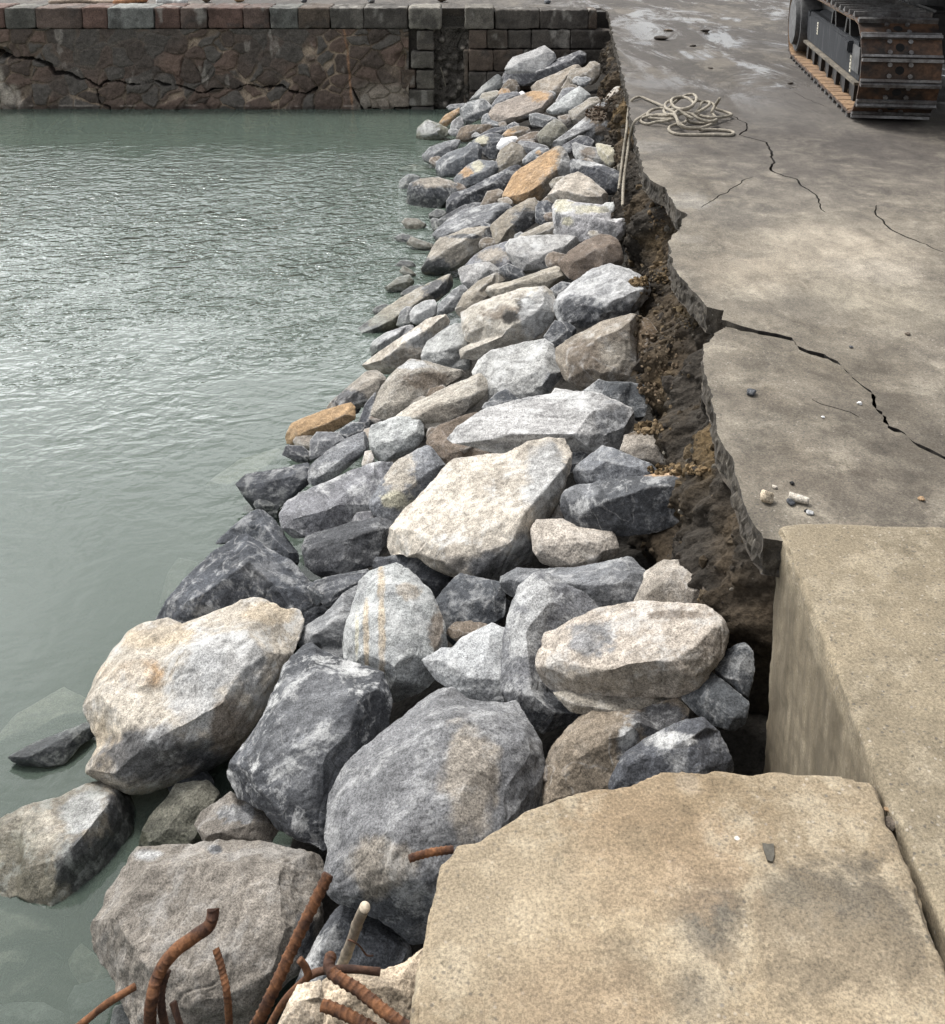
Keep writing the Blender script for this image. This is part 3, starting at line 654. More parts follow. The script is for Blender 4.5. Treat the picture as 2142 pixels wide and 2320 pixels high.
# ================================================================== ROCKS
TINT = {'d': (.064, .067, .073), 'g': (.145, .148, .153), 'l': (.335, .335, .328), 'b': (.39, .352, .295), 't': (.25, .222, .185),
        'n': (.15, .122, .095), 'o': (.34, .225, .125), 'w': (.80, .80, .78), 'e': (.10, .075, .05), 'v': (.165, .158, .125), 'k': (.02, .02, .02), 'c': (.37, .31, .23), 'y': (.42, .395, .30)}
FROST = {'d': .6, 'g': .75, 'l': .95, 'b': .45, 't': .35, 'n': .12, 'o': .1, 'w': .3, 'e': 0, 'v': .3, 'c': .0, 'y': .4}
TINT['s'] = (.178, .157, .132); FROST['s'] = .2
ROCKS = []
def rk(view, col, label, outline, ridge='', near=0., stain_shade=(), name='boulder', z=None, cat='rock', group='rocks heaped along the broken quay edge', frost=None, rough=1.):
    """outline, ridge lines ("x,y,lift ..." joined by ;) and stains or painted shade (x, y, radius_x, radius_y, colour) in the pixels of one view"""
    ROCKS.append(dict(view=view, col=col, label=label, o=pts(view, outline), r=[pts(view, s) for s in ridge.split(';') if s.strip()], near=near,
                      st=[(*pts(view, '%g,%g' % (a, b))[0], c / VIEWS[view][2], d / VIEWS[view][2], e) for a, b, c, d, e in stain_shade], name=name, z=z, cat=cat, group=group, frost=frost, rough=rough))
# ---- far right part of the heap
rk('B', 'l', 'whitish boulder topmost of the heap, against the far wall', '30,400 135,265 330,215 500,135 600,205 680,275 560,370 470,440 300,490 60,480', '110,360,.3 300,300,.4 480,220,.3', -.2, frost=1.)
rk('B', 'g', 'long grey slab lying just under the whitish topmost boulder', '40,440 90,415 300,440 470,390 560,350 750,262 925,190 1040,220 1070,300 1020,390 900,400 640,490 370,620 215,610 20,600 5,500', '120,470,.3 420,440,.4 900,290,.3', .1)
rk('B', 't', 'tan wedge with a dark right flank below the long grey slab', '335,640 440,560 700,455 850,375 930,360 1010,400 830,520 740,690 640,830 590,760 480,720 360,690', '590,700,.35 700,590,.3 800,480,.3 920,400,.2', .15)
rk('B', 't', 'tan boulder with a rounded horn touching the earth bank near the far wall', '720,650 800,530 840,430 1000,410 1060,340 1130,320 1190,360 1200,470 1180,560 1080,600 960,580 900,650 800,680', '850,500,.35 1000,470,.4 1120,390,.3', .1)
rk('B', 'l', 'pale angular block with white streaks in front of the horned tan boulder', '500,950 620,850 780,750 930,632 1000,680 1115,750 1010,810 900,900 800,950 560,975', '620,920,.2 780,850,.35 940,720,.35 1000,740,.2', .3, frost=1.)
rk('B', 'g', 'grey chunk wedged behind the white streaked block', '640,830 740,660 850,640 920,660 800,760 680,850', '', -.1)
rk('B', 'b', 'small pale pointed stone leaning on the bank near the rope', '1245,790 1330,700 1380,640 1440,635 1470,665 1430,760 1370,835 1280,845', '1330,780,.4 1400,690,.4', .1, name='stone')
rk('B', 't', 'beige split block below the small pale pointed stone', '820,930 980,850 1060,780 1130,765 1290,800 1250,860 1120,920 1010,1010 870,1115 840,1080', '900,990,.25 1060,860,.4 1200,820,.2', .15)
rk('B', 'g', 'long tilted grey slab with brown soil heaped on its upper end', '590,1350 640,1290 850,1160 1010,1030 1060,930 1180,850 1280,840 1400,900 1350,1010 1340,1150 1290,1250 1170,1310 960,1235 700,1380 610,1390', '660,1340,.2 940,1200,.4 1120,1120,.4 1320,1010,.4', .3, [(1200, 980, 190, 110, 'e'), (1230, 1180, 120, 70, 'n')])
rk('B', 'g', 'small white edged grey block between the big tan slab and the olive pyramid rock', '330,970 420,960 640,1010 690,1040 570,1080 530,1115 370,1130 335,1060', '370,1000,.3 560,1050,.35', .3, frost=.9)
rk('B', 'n', 'small brown stone in the dark gap beside the beige split block', '680,1000 810,970 840,1050 760,1100 700,1060', '', -.2, name='stone')
rk('B', 'v', 'olive brown pyramid shaped rock in the upper heap', '430,1290 440,1210 560,1090 640,1035 700,1060 800,1150 760,1210 600,1350 590,1390 470,1340', '520,1230,.3 640,1110,.45 700,1110,.4;640,1110,.45 620,1300,.35', .15)
rk('B', 'n', 'dark brown stone left of the olive pyramid rock', '140,1330 200,1260 330,1200 440,1180 440,1300 430,1340 300,1320 190,1330', '', 0, name='stone')
rk('A', 'w', 'bright white stone, the whitest of the heap', '1160,1180 1220,1100 1390,1068 1402,1105 1360,1140 1290,1190 1200,1235 1165,1210', '1210,1160,.3 1350,1100,.3', .2, name='stone', frost=0)
rk('B', 'g', 'flat grey stone right of the white stone', '180,1320 215,1295 330,1310 500,1350 610,1400 560,1440 330,1465 250,1415', '260,1360,.35 430,1390,.35', .05)
rk('B', 'g', 'small blue grey stone left of the tip of the rusty orange slab', '245,1530 330,1450 430,1390 540,1390 610,1410 540,1480 400,1540 300,1600 255,1600', '320,1500,.35 500,1420,.3', 0, [(440, 1440, 40, 30, 'o')])
rk('D', 't', 'large rusty orange slab with a sharp ridge in the upper heap', '0,620 60,520 150,370 200,330 400,220 560,110 620,65 670,70 740,150 800,380 740,410 650,470 540,610 400,690 240,725 0,718', '260,690,.45 450,480,.5 620,290,.45 680,130,.35', .35, [(330, 380, 330, 330, 'o'), (150, 560, 200, 200, 'o'), (540, 190, 120, 120, 'o'), (640, 560, 190, 200, 't'), (740, 300, 90, 170, 'l')], frost=.15)
rk('B', 'd', 'dark grey stone between the tilted slab and the cream boulder by the ropes', '700,1380 870,1290 940,1240 1050,1250 1140,1320 1130,1380 1000,1400 880,1400 850,1480 790,1480', '', -.15)
rk('B', 'l', 'pale boulder with a brown smudge above the dark speckled block', '865,1345 900,1320 1020,1370 1150,1390 1200,1480 1250,1560 1330,1640 1290,1665 1080,1600 900,1550 875,1440', '960,1440,.35 1150,1530,.4', .1, [(1060, 1450, 90, 70, 'n')])
rk('B', 'y', 'cream yellow block tight against the bank beside the hanging rope', '1150,1350 1180,1330 1260,1355 1420,1380 1430,1480 1400,1570 1330,1645 1230,1530 1180,1460', '1190,1400,.25 1300,1490,.4', .1)
rk('D', 'd', 'dark speckled block with a white top edge behind the two hanging rope strands', '770,250 800,210 940,230 1100,270 1260,330 1410,380 1400,560 1330,660 1240,640 1200,600 1080,520 900,400 850,390 790,390', '880,330,.2 930,270,.3 1100,300,.4 1370,420,.35', .0, [(850, 270, 70, 60, 'l'), (1000, 260, 150, 30, 'l')])
rk('D', 'b', 'beige banded boulder next to the rusty orange slab', '530,640 640,490 750,410 870,370 1000,430 1100,520 1220,620 1250,690 1110,765 900,740 700,700 600,720 540,690', '640,570,.3 760,590,.4 1000,640,.4 1180,670,.25', .2)
rk('D', 'l', 'small pale stone behind the yellowish chipped block at the bank', '1130,760 1200,720 1280,712 1310,790 1240,850 1180,800', '', 0, name='stone')
rk('D', 'l', 'large yellowish white block with a chipped notch beside the bank', '590,770 640,690 760,680 870,720 1050,750 1180,765 1240,840 1230,920 1280,930 1350,890 1460,900 1480,960 1420,1060 1360,1155 1200,1130 950,1180 880,1150 620,1110 605,900', '660,860,.4 830,830,.45 1050,880,.4 1330,960,.3', .2, [(700, 760, 120, 80, 'y'), (740, 930, 70, 60, 'y'), (1000, 790, 220, 50, 'y'), (640, 910, 40, 80, 'd')], frost=1.)
rk('D', 'l', 'broad pale grey boulder with a stepped front beside a brown boulder', '40,1210 100,1150 240,1120 500,1110 720,1095 870,1120 905,1190 760,1300 650,1420 560,1480 400,1520 250,1560 180,1515 100,1390 60,1280', '110,1340,.35 240,1340,.4 500,1290,.4 740,1210,.3;240,1340,.4 300,1470,.3', .3)
rk('D', 'n', 'smooth dark brown boulder close to the earth bank', '650,1410 800,1270 960,1170 1130,1090 1240,1100 1330,1160 1370,1260 1400,1400 1380,1460 1230,1460 1050,1530 860,1625 760,1560 690,1490', '860,1390,.35 1080,1250,.45 1240,1230,.4;1240,1230,.4 1220,1400,.35', .25, rough=.6)
rk('E', 't', 'long narrow tan stone lying across the heap above the lichen streaked boulder', '720,740 735,710 780,690 900,670 1150,580 1210,590 1245,640 1200,690 1020,755 850,800 750,812', '770,730,.35 1000,660,.45 1190,620,.35', .35)
rk('E', 'g', 'weathered grey tan boulder behind the stepped pale boulder', '575,575 650,510 720,465 850,420 900,560 890,610 760,600 600,600', '680,560,.3 840,500,.4', -.1, [(760, 510, 90, 50, 't')])
rk('E', 't', 'mottled brown white rock above the stepped pale boulder', '850,440 950,370 1100,300 1160,290 1170,390 1000,410 900,450', '980,390,.35 1130,340,.35', -.1, frost=.6)
rk('E', 'd', 'dark brown block left of the yellowish chipped block', '1040,200 1055,165 1110,158 1150,180 1165,290 1080,320 1035,290', '1080,200,.3 1100,270,.35', -.15)
# ---- far left part of the heap
rk('A', 'l', 'pale wedge with white edges leaning against the far wall', '820,680 870,620 1000,490 1165,345 1230,400 1240,480 1140,540 960,640', '900,620,.25 1100,470,.4 1190,390,.3', -.1)
rk('A', 'b', 'cream lump at the foot of the pale wedge', '960,630 1000,570 1150,540 1215,560 1150,640 1090,690 1020,670', '', .1, name='stone')
rk('A', 'n', 'brown lump left of the dark hollow under the long grey slab', '1200,540 1240,480 1300,410 1380,420 1440,530 1370,570 1310,560 1220,540', '1260,500,.3 1350,460,.4', 0, name='stone')
rk('A', 'o', 'small orange stone beside the cream lump', '1180,565 1220,515 1290,520 1335,580 1270,605 1190,610', '', .05, name='stone')
rk('A', 'g', 'grey stone behind the big tan slab', '1090,770 1110,700 1200,590 1340,560 1430,550 1450,590 1330,680 1200,750 1110,790', '1160,680,.3 1330,600,.3', -.05)
rk('A', 'w', 'tiny white stone behind the big tan slab', '1420,562 1460,548 1510,582 1490,605 1450,600', '', .1, name='stone', frost=0)
rk('A', 't', 'big tan slab with a flat sloping face in the far heap', '1055,850 1090,780 1160,700 1330,650 1560,550 1740,530 1790,560 1830,690 1800,740 1640,820 1520,870 1310,950 1130,905 1060,885', '1130,860,.35 1300,880,.42 1500,830,.42 1760,700,.35', .3, [(1640, 600, 130, 70, 'o'), (1640, 850, 200, 40, 'd')], frost=.1)
rk('A', 'g', 'pale edged stone tucked under the big tan slab', '985,915 1000,840 1060,800 1090,890 1300,940 1180,985 1010,950', '', .0, name='stone')
rk('A', 'g', 'small flat grey stone at the foot of the muddy slot', '575,735 620,700 780,685 810,690 730,760 620,770', '', -.1, name='stone')
rk('A', 'o', 'rusty ochre elongated stone by the water at the far end', '475,930 560,830 660,770 720,740 738,780 650,870 600,935 550,975', '540,920,.4 660,810,.4', .15, name='stone', rough=1.6)
rk('A', 'g', 'blue grey stone right of the rusty ochre stone', '615,1000 640,910 730,830 760,880 780,970 690,1055 630,1045', '680,980,.3 720,890,.3', .1)
rk('A', 'g', 'light blue grey block with a white vertical band at the far end', '735,760 830,680 980,640 1030,660 1090,720 1085,790 990,850 800,955 760,900', '800,860,.25 890,800,.4 940,680,.3;890,800,.4 1000,770,.3', .1, [(930, 730, 35, 90, 'l')])
rk('A', 'v', 'lone pale greenish stone standing in the water', '222,1085 250,970 350,880 480,930 580,980 625,1050 500,1100 400,1110 280,1110', '300,1060,.35 400,1050,.4 510,970,.3', .1, [(350, 990, 120, 90, 'l')], frost=.5)
rk('A', 'n', 'brownish grey flat rock behind the yellow spotted boulder', '690,1090 740,980 820,950 1060,930 1140,965 1000,1040 880,1100 800,1140 700,1120', '760,1060,.3 900,1000,.35', .05)
rk('A', 'd', 'long thin dark slab above the yellow spotted boulder', '850,1110 1000,1030 1130,975 1250,960 1420,920 1440,945 1300,1010 1210,1070 1050,1080', '980,1070,.3 1260,990,.35', 0)
rk('A', 'n', 'small rock with a rust orange side above the white stone', '1210,1070 1300,990 1390,955 1520,965 1565,1010 1420,1085 1290,1095', '1300,1050,.35 1430,1010,.35', .05, [(1300, 1030, 70, 50, 'o')], name='stone')
rk('A', 'd', 'dark boulder with a yellow lichen spot, left of the white stone', '880,1130 960,1080 1050,1050 1180,1050 1235,1085 1185,1170 1170,1225 1205,1245 1165,1325 1060,1325 1010,1290 985,1180', '960,1160,.3 1060,1160,.45 1170,1120,.3', .15, [(980, 1120, 75, 60, 'y')])
rk('A', 'g', 'grey waterside boulder with light veins at the far end', '300,1290 390,1200 560,1140 690,1110 740,1125 700,1210 620,1280 500,1310 470,1410 380,1410 310,1340', '400,1290,.3 600,1180,.35', .1)
rk('A', 'g', 'large light blue grey boulder at the far waterside', '455,1500 470,1360 600,1270 780,1210 840,1150 960,1160 995,1220 985,1355 860,1410 740,1490 640,1545 460,1545', '560,1420,.35 700,1340,.4 880,1240,.4', .3)
rk('A', 't', 'tan grey block below the white stone', '1140,1430 1190,1280 1210,1230 1340,1140 1440,1180 1510,1270 1490,1345 1360,1430 1240,1490 1150,1475', '1230,1400,.3 1310,1270,.42 1420,1240,.3', .2)
# ---- middle left, down to the dark waterside slabs
rk('C', 'g', 'boulder with an orange and white top near the flat topped waterside boulder', '745,240 830,170 930,80 1050,20 1250,35 1265,100 1310,155 1180,220 1050,290 950,335 850,315', '830,210,.3 950,200,.42 1090,150,.42 1210,90,.25', .2, [(900, 145, 90, 60, 'o'), (1030, 90, 70, 60, 'y')])
rk('C', 'd', 'dark waterside boulder with a flat tan top', '215,480 240,370 260,290 380,240 560,220 720,260 870,335 790,370 730,460 670,565 480,608 330,605 230,540', '290,330,.3 480,325,.42 700,345,.35', .35, [(540, 270, 300, 65, 't')])
rk('C', 'g', 'rounded blue grey stone behind the flat topped boulder at the waterline', '120,380 140,260 220,190 300,180 400,230 290,300 250,380 220,460 150,435', '200,300,.4', 0)
rk('C', 'd', 'long dark slab lying diagonally along the rusty orange slab', '680,600 690,480 760,390 960,340 1180,220 1420,90 1560,50 1575,120 1490,200 1430,310 1370,400 1200,400 1080,490 900,540 780,610 700,655', '740,500,.3 960,390,.4 1250,260,.4 1480,140,.3', .15)
rk('C', 'n', 'dark brown triangular rock between two long dark slabs', '1070,545 1160,380 1280,350 1350,390 1310,480 1240,530 1080,575', '1180,470,.35 1280,410,.35', .15)
rk('C', 'd', 'narrow dark slab squeezed above the long blue grey slab', '590,700 700,640 860,550 1090,490 1090,570 900,650 640,790 560,850', '700,690,.35 960,560,.35', .05)
rk('C', 'g', 'long blue grey slab with a dark broken right end', '530,870 580,800 720,690 900,600 1100,550 1300,520 1400,510 1450,560 1390,660 1240,750 1190,800 1080,820 880,890 700,930 560,965', '590,880,.3 860,830,.4 1220,720,.42 1300,560,.3', .2, [(1340, 620, 90, 120, 'd')])
rk('C', 't', 'ridged slab with a tan left face and a dark right face', '1180,790 1400,600 1520,540 1620,470 1700,460 1755,560 1745,720 1610,800 1490,905 1350,955 1230,1003 1210,860', '1260,950,.35 1450,760,.48 1650,520,.4', .3, [(1600, 740, 160, 190, 'd')])  # dark patch paints shade on the right face
rk('C', 't', 'big slab with tan upper face and dark underside overhanging the water', '385,1290 440,1190 500,1090 560,980 620,920 700,910 900,820 1080,790 1180,800 1225,900 1220,990 1100,1050 880,1220 760,1280 560,1345 500,1385 420,1355', '440,1210,.3 700,1040,.42 960,900,.48 1150,830,.35', .4, [(560, 1260, 210, 110, 'd'), (1180, 880, 60, 130, 'd'), (900, 900, 300, 25, 'd')])
rk('C', 'g', 'small grey stone at the waterline left of the long blue grey slab', '490,720 520,690 605,710 595,800 560,865 515,810', '', 0, name='stone')
rk('C', 'd', 'small dark stone below the flat topped waterside boulder', '465,650 560,588 650,600 695,660 620,710 490,705', '', -.1, name='stone')
rk('C', 't', 'pinkish tan stone lying half sunk in the water', '155,735 210,690 340,700 465,775 340,840 230,820', '250,760,.35 350,750,.3', name='stone', z=.03)
rk('C', 'd', 'low dark stone breaking the water behind a small tan one', '75,915 150,870 260,890 300,935 215,1000 120,965', '', name='stone', z=.02)
rk('C', 't', 'small tan grey stone at the waterline before the long blue grey slab', '210,995 270,905 450,970 545,1000 495,1050 350,1038', '290,960,.35 430,1000,.3', name='stone', z=.04)
rk('C', 'd', 'low dark stone awash among white ripples', '75,1245 150,1180 260,1190 335,1250 205,1295', '', name='stone', z=.01)
rk('C', 't', 'small tan point of rock just above the water', '128,1315 180,1242 260,1290 335,1355 200,1358', '', name='stone', z=.03)
rk('F', 'v', 'rounded olive stone standing in the water beside the smooth slab', '420,245 560,140 680,102 738,190 650,255 450,272', '500,220,.35 650,170,.35', name='stone', z=.05, frost=.6)
rk('F', 'd', 'small dark wet stone between the olive stone and the smooth slab', '583,300 700,230 820,208 845,222 710,310 622,355', '', name='stone', z=.03)
rk('F', 'd', 'small dark brown stone at the waterline under the smooth slab', '300,480 340,440 420,412 490,420 420,490 340,532', '', name='stone', z=.03)
rk('F', 't', 'long smooth grey tan slab sloping into the water', '80,720 150,660 300,560 480,430 760,260 1000,140 1100,100 1180,130 1192,200 1060,310 960,390 840,420 700,500 600,660 420,760 290,840 180,840 90,805', '190,730,.3 500,570,.4 850,330,.42 1000,230,.4 1120,160,.25', .2, [(1000, 250, 170, 110, 'd'), (230, 720, 180, 110, 'd')])
rk('F', 'l', 'rounded pale stone resting on the smooth slab', '690,510 740,440 850,380 940,368 972,430 962,535 870,570 760,620 700,585', '770,520,.4 900,440,.4', .25)
rk('F', 'g', 'white veined grey stone left of the rounded pale stone', '550,630 590,500 650,440 715,450 700,530 720,600 630,680', '', .0)
rk('F', 'l', 'long pale rough stone under the smooth slab', '275,880 310,800 420,730 640,640 745,620 730,690 570,790 410,910 340,955 280,965', '330,850,.35 560,720,.4', .15)
rk('F', 'b', 'long beige white boulder running diagonally down to the water', '200,1050 330,940 500,840 700,700 860,580 1060,520 1130,580 1105,660 950,730 855,840 805,990 630,1020 545,1100 440,1180 370,1125 330,1095 210,1115', '330,1050,.4 610,830,.5 800,720,.4 1050,570,.3', .35, [(560, 960, 240, 110, 't'), (800, 780, 140, 100, 'l')], frost=.7)
rk('F', 'g', 'grey stone behind the smooth slab, left of the tan wedge', '970,540 1000,400 1140,270 1240,200 1295,270 1220,390 1160,470 1030,535', '1050,440,.35 1200,300,.35', -.05)
rk('F', 't', 'tan grey wedge above the lichen streaked boulder', '1170,460 1260,310 1400,180 1580,85 1705,140 1560,230 1510,260 1550,380 1400,440 1280,490 1250,570 1180,510', '1240,430,.3 1380,290,.42 1540,150,.35', .15)
rk('C', 'l', 'pale grey angular block above the long narrow tan stone', '820,1290 880,1250 1000,1230 1170,1205 1260,1260 1390,1320 1260,1350 1110,1430 980,1505 900,1525 860,1425', '890,1450,.3 990,1390,.42 1180,1260,.35', .2)
rk('E', 'd', 'dark blue grey stone squeezed behind the long narrow tan stone', '790,600 860,560 940,600 980,650 900,670 840,640', '', -.15, name='stone')
rk('E', 'b', 'large cream boulder with a black lichen streak in mid heap', '565,880 700,810 950,730 1100,710 1150,740 1180,800 1155,880 1130,950 960,1085 850,1115 760,1145 640,1172 560,1165 560,1110 640,1060 600,1055 580,970', '615,990,.3 740,930,.42 920,850,.48 1090,770,.35;620,1120,.25 850,1020,.4 1080,880,.35', .4, [(900, 880, 190, 50, 'n'), (960, 820, 60, 60, 'k'), (870, 900, 60, 45, 'k'), (1060, 900, 130, 160, 'l')], frost=.6)
rk('F', 'l', 'light grey block with a pointed hollow right of the diagonal beige boulder', '815,960 830,900 880,810 1040,690 1160,620 1230,615 1275,720 1300,850 1230,930 1330,990 1335,1115 1100,1065 900,1045 820,1000', '890,910,.35 1030,900,.45 1230,830,.35;1030,900,.45 1060,1010,.3', .2)
rk('E', 'l', 'white topped angular block with ochre soil clumps on its right corner', '1150,830 1200,760 1290,690 1400,610 1510,570 1640,610 1780,690 1765,790 1690,870 1500,910 1400,955 1310,995 1200,935 1160,885', '1200,800,.3 1340,790,.4 1500,830,.48 1620,740,.45 1740,710,.3', .4, [(1320, 860, 140, 90, 'd'), (1600, 850, 170, 60, 'd'), (1440, 900, 120, 60, 'd')], frost=1.)
rk('E', 'd', 'dark wet rock in the gap left of the white topped block', '1080,1050 1160,930 1260,950 1310,1000 1210,1080 1150,1130', '', -.3)
rk('E', 'd', 'dark stone in shadow under the narrow tan stone end', '1130,720 1200,680 1275,690 1200,790 1160,760', '', -.2, name='stone')
rk('E', 't', 'large blocky tan brown boulder under the white topped block', '1170,1110 1300,1030 1480,940 1640,890 1700,900 1692,1030 1680,1200 1620,1310 1500,1340 1330,1380 1220,1300 1180,1190', '1240,1150,.3 1400,1050,.48 1640,960,.4;1400,1050,.48 1420,1300,.35', .3, [(1350, 1200, 120, 130, 'n'), (1580, 1150, 130, 90, 'b')])
rk('E', 'e', 'earth coloured rock between the blocky boulder and the bank', '1690,900 1760,920 1830,1020 1810,1100 1690,1260 1680,1060', '', .0, rough=1.5)
rk('E', 'l', 'large light grey angular block in the centre of the heap', '625,1260 660,1180 770,1125 960,1080 1080,1055 1140,1090 1170,1190 1220,1270 1100,1400 1040,1465 900,1500 700,1500 740,1400 720,1320', '800,1380,.3 1000,1330,.4 1140,1290,.42 1110,1120,.3', .2, [(1150, 1330, 60, 60, 'g')])
rk('G', 't', 'large brown tan boulder left of the long beige column stone', '425,290 430,230 470,130 540,60 580,30 630,35 740,65 815,80 720,140 620,215 540,280 440,310', '470,230,.35 520,110,.42 620,70,.4 740,85,.2;520,110,.42 580,180,.3', .3, [(590, 45, 60, 22, 'l'), (640, 110, 90, 40, 'n')])
rk('G', 'b', 'long beige column shaped stone lying in mid heap', '515,260 600,200 730,140 860,82 885,105 892,150 850,205 740,265 650,325 630,335 610,280', '590,260,.35 740,190,.5 860,125,.35', .45, [(700, 240, 110, 30, 't')], frost=.5)
rk('G', 't', 'grey tan waterside boulder above the ochre orange stone', '238,222 280,180 400,80 450,62 482,100 465,155 400,210 350,228 300,222', '300,200,.35 380,140,.45 450,100,.3', .2, [(330, 190, 70, 50, 'd')])
rk('G', 'd', 'narrow dark stone left of the large brown tan boulder', '375,275 400,210 445,150 440,240 430,300 390,300', '', -.1, name='stone')
# ---- middle
rk('G', 'o', 'ochre orange stone at the edge of the water', '83,330 110,280 230,235 340,198 360,215 357,265 270,312 200,332 165,377 90,357', '120,330,.3 250,275,.42 340,235,.35', .2, frost=.05)
rk('G', 'd', 'small dark stone beside the ochre orange stone', '285,325 340,278 390,280 412,302 370,330 330,345', '', -.05, name='stone')
rk('G', 'g', 'small grey cube like stone below the ochre orange stone', '180,430 185,350 210,318 290,318 322,348 260,390 200,430', '215,350,.35 290,345,.35', .1)
rk('G', 'g', 'two toned grey wedge with a pale lower band, left of the pale squarish block', '172,520 175,470 190,440 260,390 320,345 400,313 420,340 412,385 330,455 250,515 200,532', '200,485,.35 300,430,.45 395,375,.35', .2, [(300, 480, 110, 40, 'l')])
rk('G', 'l', 'pale squarish block below the left end of the column stone', '420,315 432,290 520,260 600,258 634,285 627,345 580,400 500,428 440,432 425,385', '440,350,.35 545,350,.45 620,300,.3', .4)
rk('G', 'b', 'small beige stone wedged left of the pale squarish block', '388,445 400,395 425,390 440,435 400,460', '', 0, name='stone')
rk('G', 'n', 'dark rock shaded by the large spear shaped slab', '635,355 700,290 850,230 880,260 770,330 760,350 850,385 900,395 880,440 720,448 680,410', '', -.2)
rk('G', 'l', 'large spear shaped light grey slab', '728,335 780,290 900,220 1060,185 1190,163 1330,168 1450,220 1492,270 1465,325 1440,385 1320,430 1230,475 1200,400 1160,375 980,410 850,378 760,357', '780,330,.3 1000,330,.4 1250,330,.48 1330,260,.42 1440,235,.3', .35, [(1390, 270, 60, 60, 'g')])
rk('G', 'l', 'small pale stone peeping out behind the spear shaped slab', '1130,185 1160,142 1230,150 1250,170 1150,200', '', -.1, name='stone')
rk('G', 'd', 'dark two faced rock by the bank behind the spear shaped slab', '1235,170 1340,108 1370,118 1460,120 1518,130 1522,210 1500,290 1440,230 1340,180', '1380,125,.4 1400,190,.42', .0, [(1290, 145, 60, 30, 'g')])
rk('G', 't', 'tan rock by the bank with loose soil on top', '1418,400 1440,330 1500,310 1580,318 1632,420 1605,460 1540,440 1460,420', '1480,360,.35 1560,370,.35', .0, [(1500, 300, 80, 25, 'e')])
rk('G', 'g', 'grey peaked rock right of the huge cream slab', '1236,465 1270,430 1350,373 1400,390 1500,430 1592,460 1545,500 1450,530 1320,535 1243,530', '1260,495,.3 1360,430,.45 1500,470,.3', .15)
rk('G', 'd', 'large dark block with white scuffed edges and ochre soil on top', '1168,590 1190,540 1280,525 1400,510 1520,500 1620,478 1740,460 1812,478 1812,530 1765,610 1710,660 1560,705 1430,725 1250,692 1200,660', '1220,600,.3 1380,585,.45 1530,535,.48 1720,510,.35', .35, [(1650, 470, 130, 22, 'o'), (1250, 555, 80, 40, 'g')], frost=.5)
rk('G', 'b', 'huge flat cream slab in the centre of the photograph', '450,785 500,700 570,610 660,540 730,450 760,435 960,410 1040,365 1120,348 1190,353 1217,400 1205,490 1155,610 1090,680 1080,760 1060,825 960,892 940,922 850,925 770,880 690,850 620,800 540,808 460,822', '480,790,.25 620,780,.28 690,810,.34 800,870,.42 1000,715,.5 1060,620,.42 1190,470,.25', .55, [(930, 850, 130, 70, 'g'), (1120, 500, 80, 150, 'l'), (1030, 780, 60, 80, 'g'), (760, 840, 50, 40, 'd')], frost=.75)
rk('G', 'g', 'long grey block with a rough front left of the huge cream slab', '62,645 90,590 200,540 330,480 430,440 520,428 522,485 455,550 430,605 440,650 300,685 200,725 110,748 75,705', '110,650,.35 260,610,.48 430,540,.4', .3)
rk('G', 'g', 'mottled beige grey block between the long grey block and the huge cream slab', '418,598 460,530 520,440 590,400 650,366 722,460 655,540 610,605 560,640 500,675 440,645', '450,600,.3 560,520,.45 670,450,.35', .3, [(540, 480, 60, 90, 'b'), (530, 590, 60, 40, 'y')])
rk('G', 'd', 'dark cubic block in shade left of the huge cream slab', '153,775 170,730 320,690 450,660 518,670 500,730 450,795 440,840 310,893 220,893 168,850', '200,760,.3 320,745,.48 480,690,.3;320,745,.48 310,860,.35', .1)
rk('G', 'b', 'tan grey block right of the tip of the huge cream slab', '1068,705 1090,668 1190,667 1240,695 1392,710 1418,812 1250,850 1160,855 1100,845 1075,775', '1100,760,.3 1240,740,.42 1390,775,.3', .25, frost=.55)
rk('G', 't', 'small tan stone wedged above the tan grey block', '1135,650 1165,595 1190,640 1180,680', '', 0, name='stone')
rk('I', 'g', 'long grey boulder with a tapering left end under the tan grey block', '430,465 435,360 520,315 720,325 900,312 1000,282 1120,248 1188,330 1168,435 1120,530 950,560 700,500 510,475', '490,400,.35 780,380,.4 970,390,.48 1130,310,.3', .2)
rk('I', 't', 'rounded tan boulder beside the earth bank above the ledge block', '1110,530 1180,400 1190,340 1280,283 1420,283 1492,340 1512,470 1495,560 1400,560 1200,550', '1210,420,.3 1330,350,.42 1450,400,.4', .15)
rk('I', 'n', 'dark brown rock between the rounded tan boulder and the bank', '1485,330 1560,360 1640,430 1635,570 1570,600 1490,560', '', -.05)
# ---- foreground
rk('I', 'g', 'tall grey boulder standing behind the ledge block', '440,950 450,700 470,580 520,430 600,360 680,348 760,400 900,480 960,545 850,620 700,700 660,800 670,950 720,1000 810,1065 900,1095 830,1145 650,1188 560,1112 480,1012', '540,620,.35 690,430,.4;540,620,.35 560,950,.4 650,1080,.35', .25, [(620, 460, 130, 110, 'l'), (560, 640, 110, 120, 'l'), (640, 1060, 160, 110, 'd')], frost=.7)
rk('I', 'b', 'large tan ledge shaped block with a flat front face', '628,805 660,740 680,670 830,590 960,540 1150,508 1500,517 1562,570 1602,655 1580,775 1500,885 1450,955 1300,978 1150,978 900,972 680,955 635,895', '650,825,.4 820,800,.46 1010,830,.5 1250,800,.46 1420,820,.5 1560,690,.35', .6, [(900, 680, 150, 80, 'g'), (1020, 900, 360, 60, 't'), (1350, 560, 190, 25, 'n'), (1480, 840, 90, 60, 't')], frost=.5)
rk('I', 't', 'thin tan stone squeezed under the ledge block', '690,965 900,950 1120,955 1310,965 1270,1035 1185,1095 1050,1113 920,1095 800,1065', '820,1030,.3 1050,1060,.35 1200,1040,.3', .35)
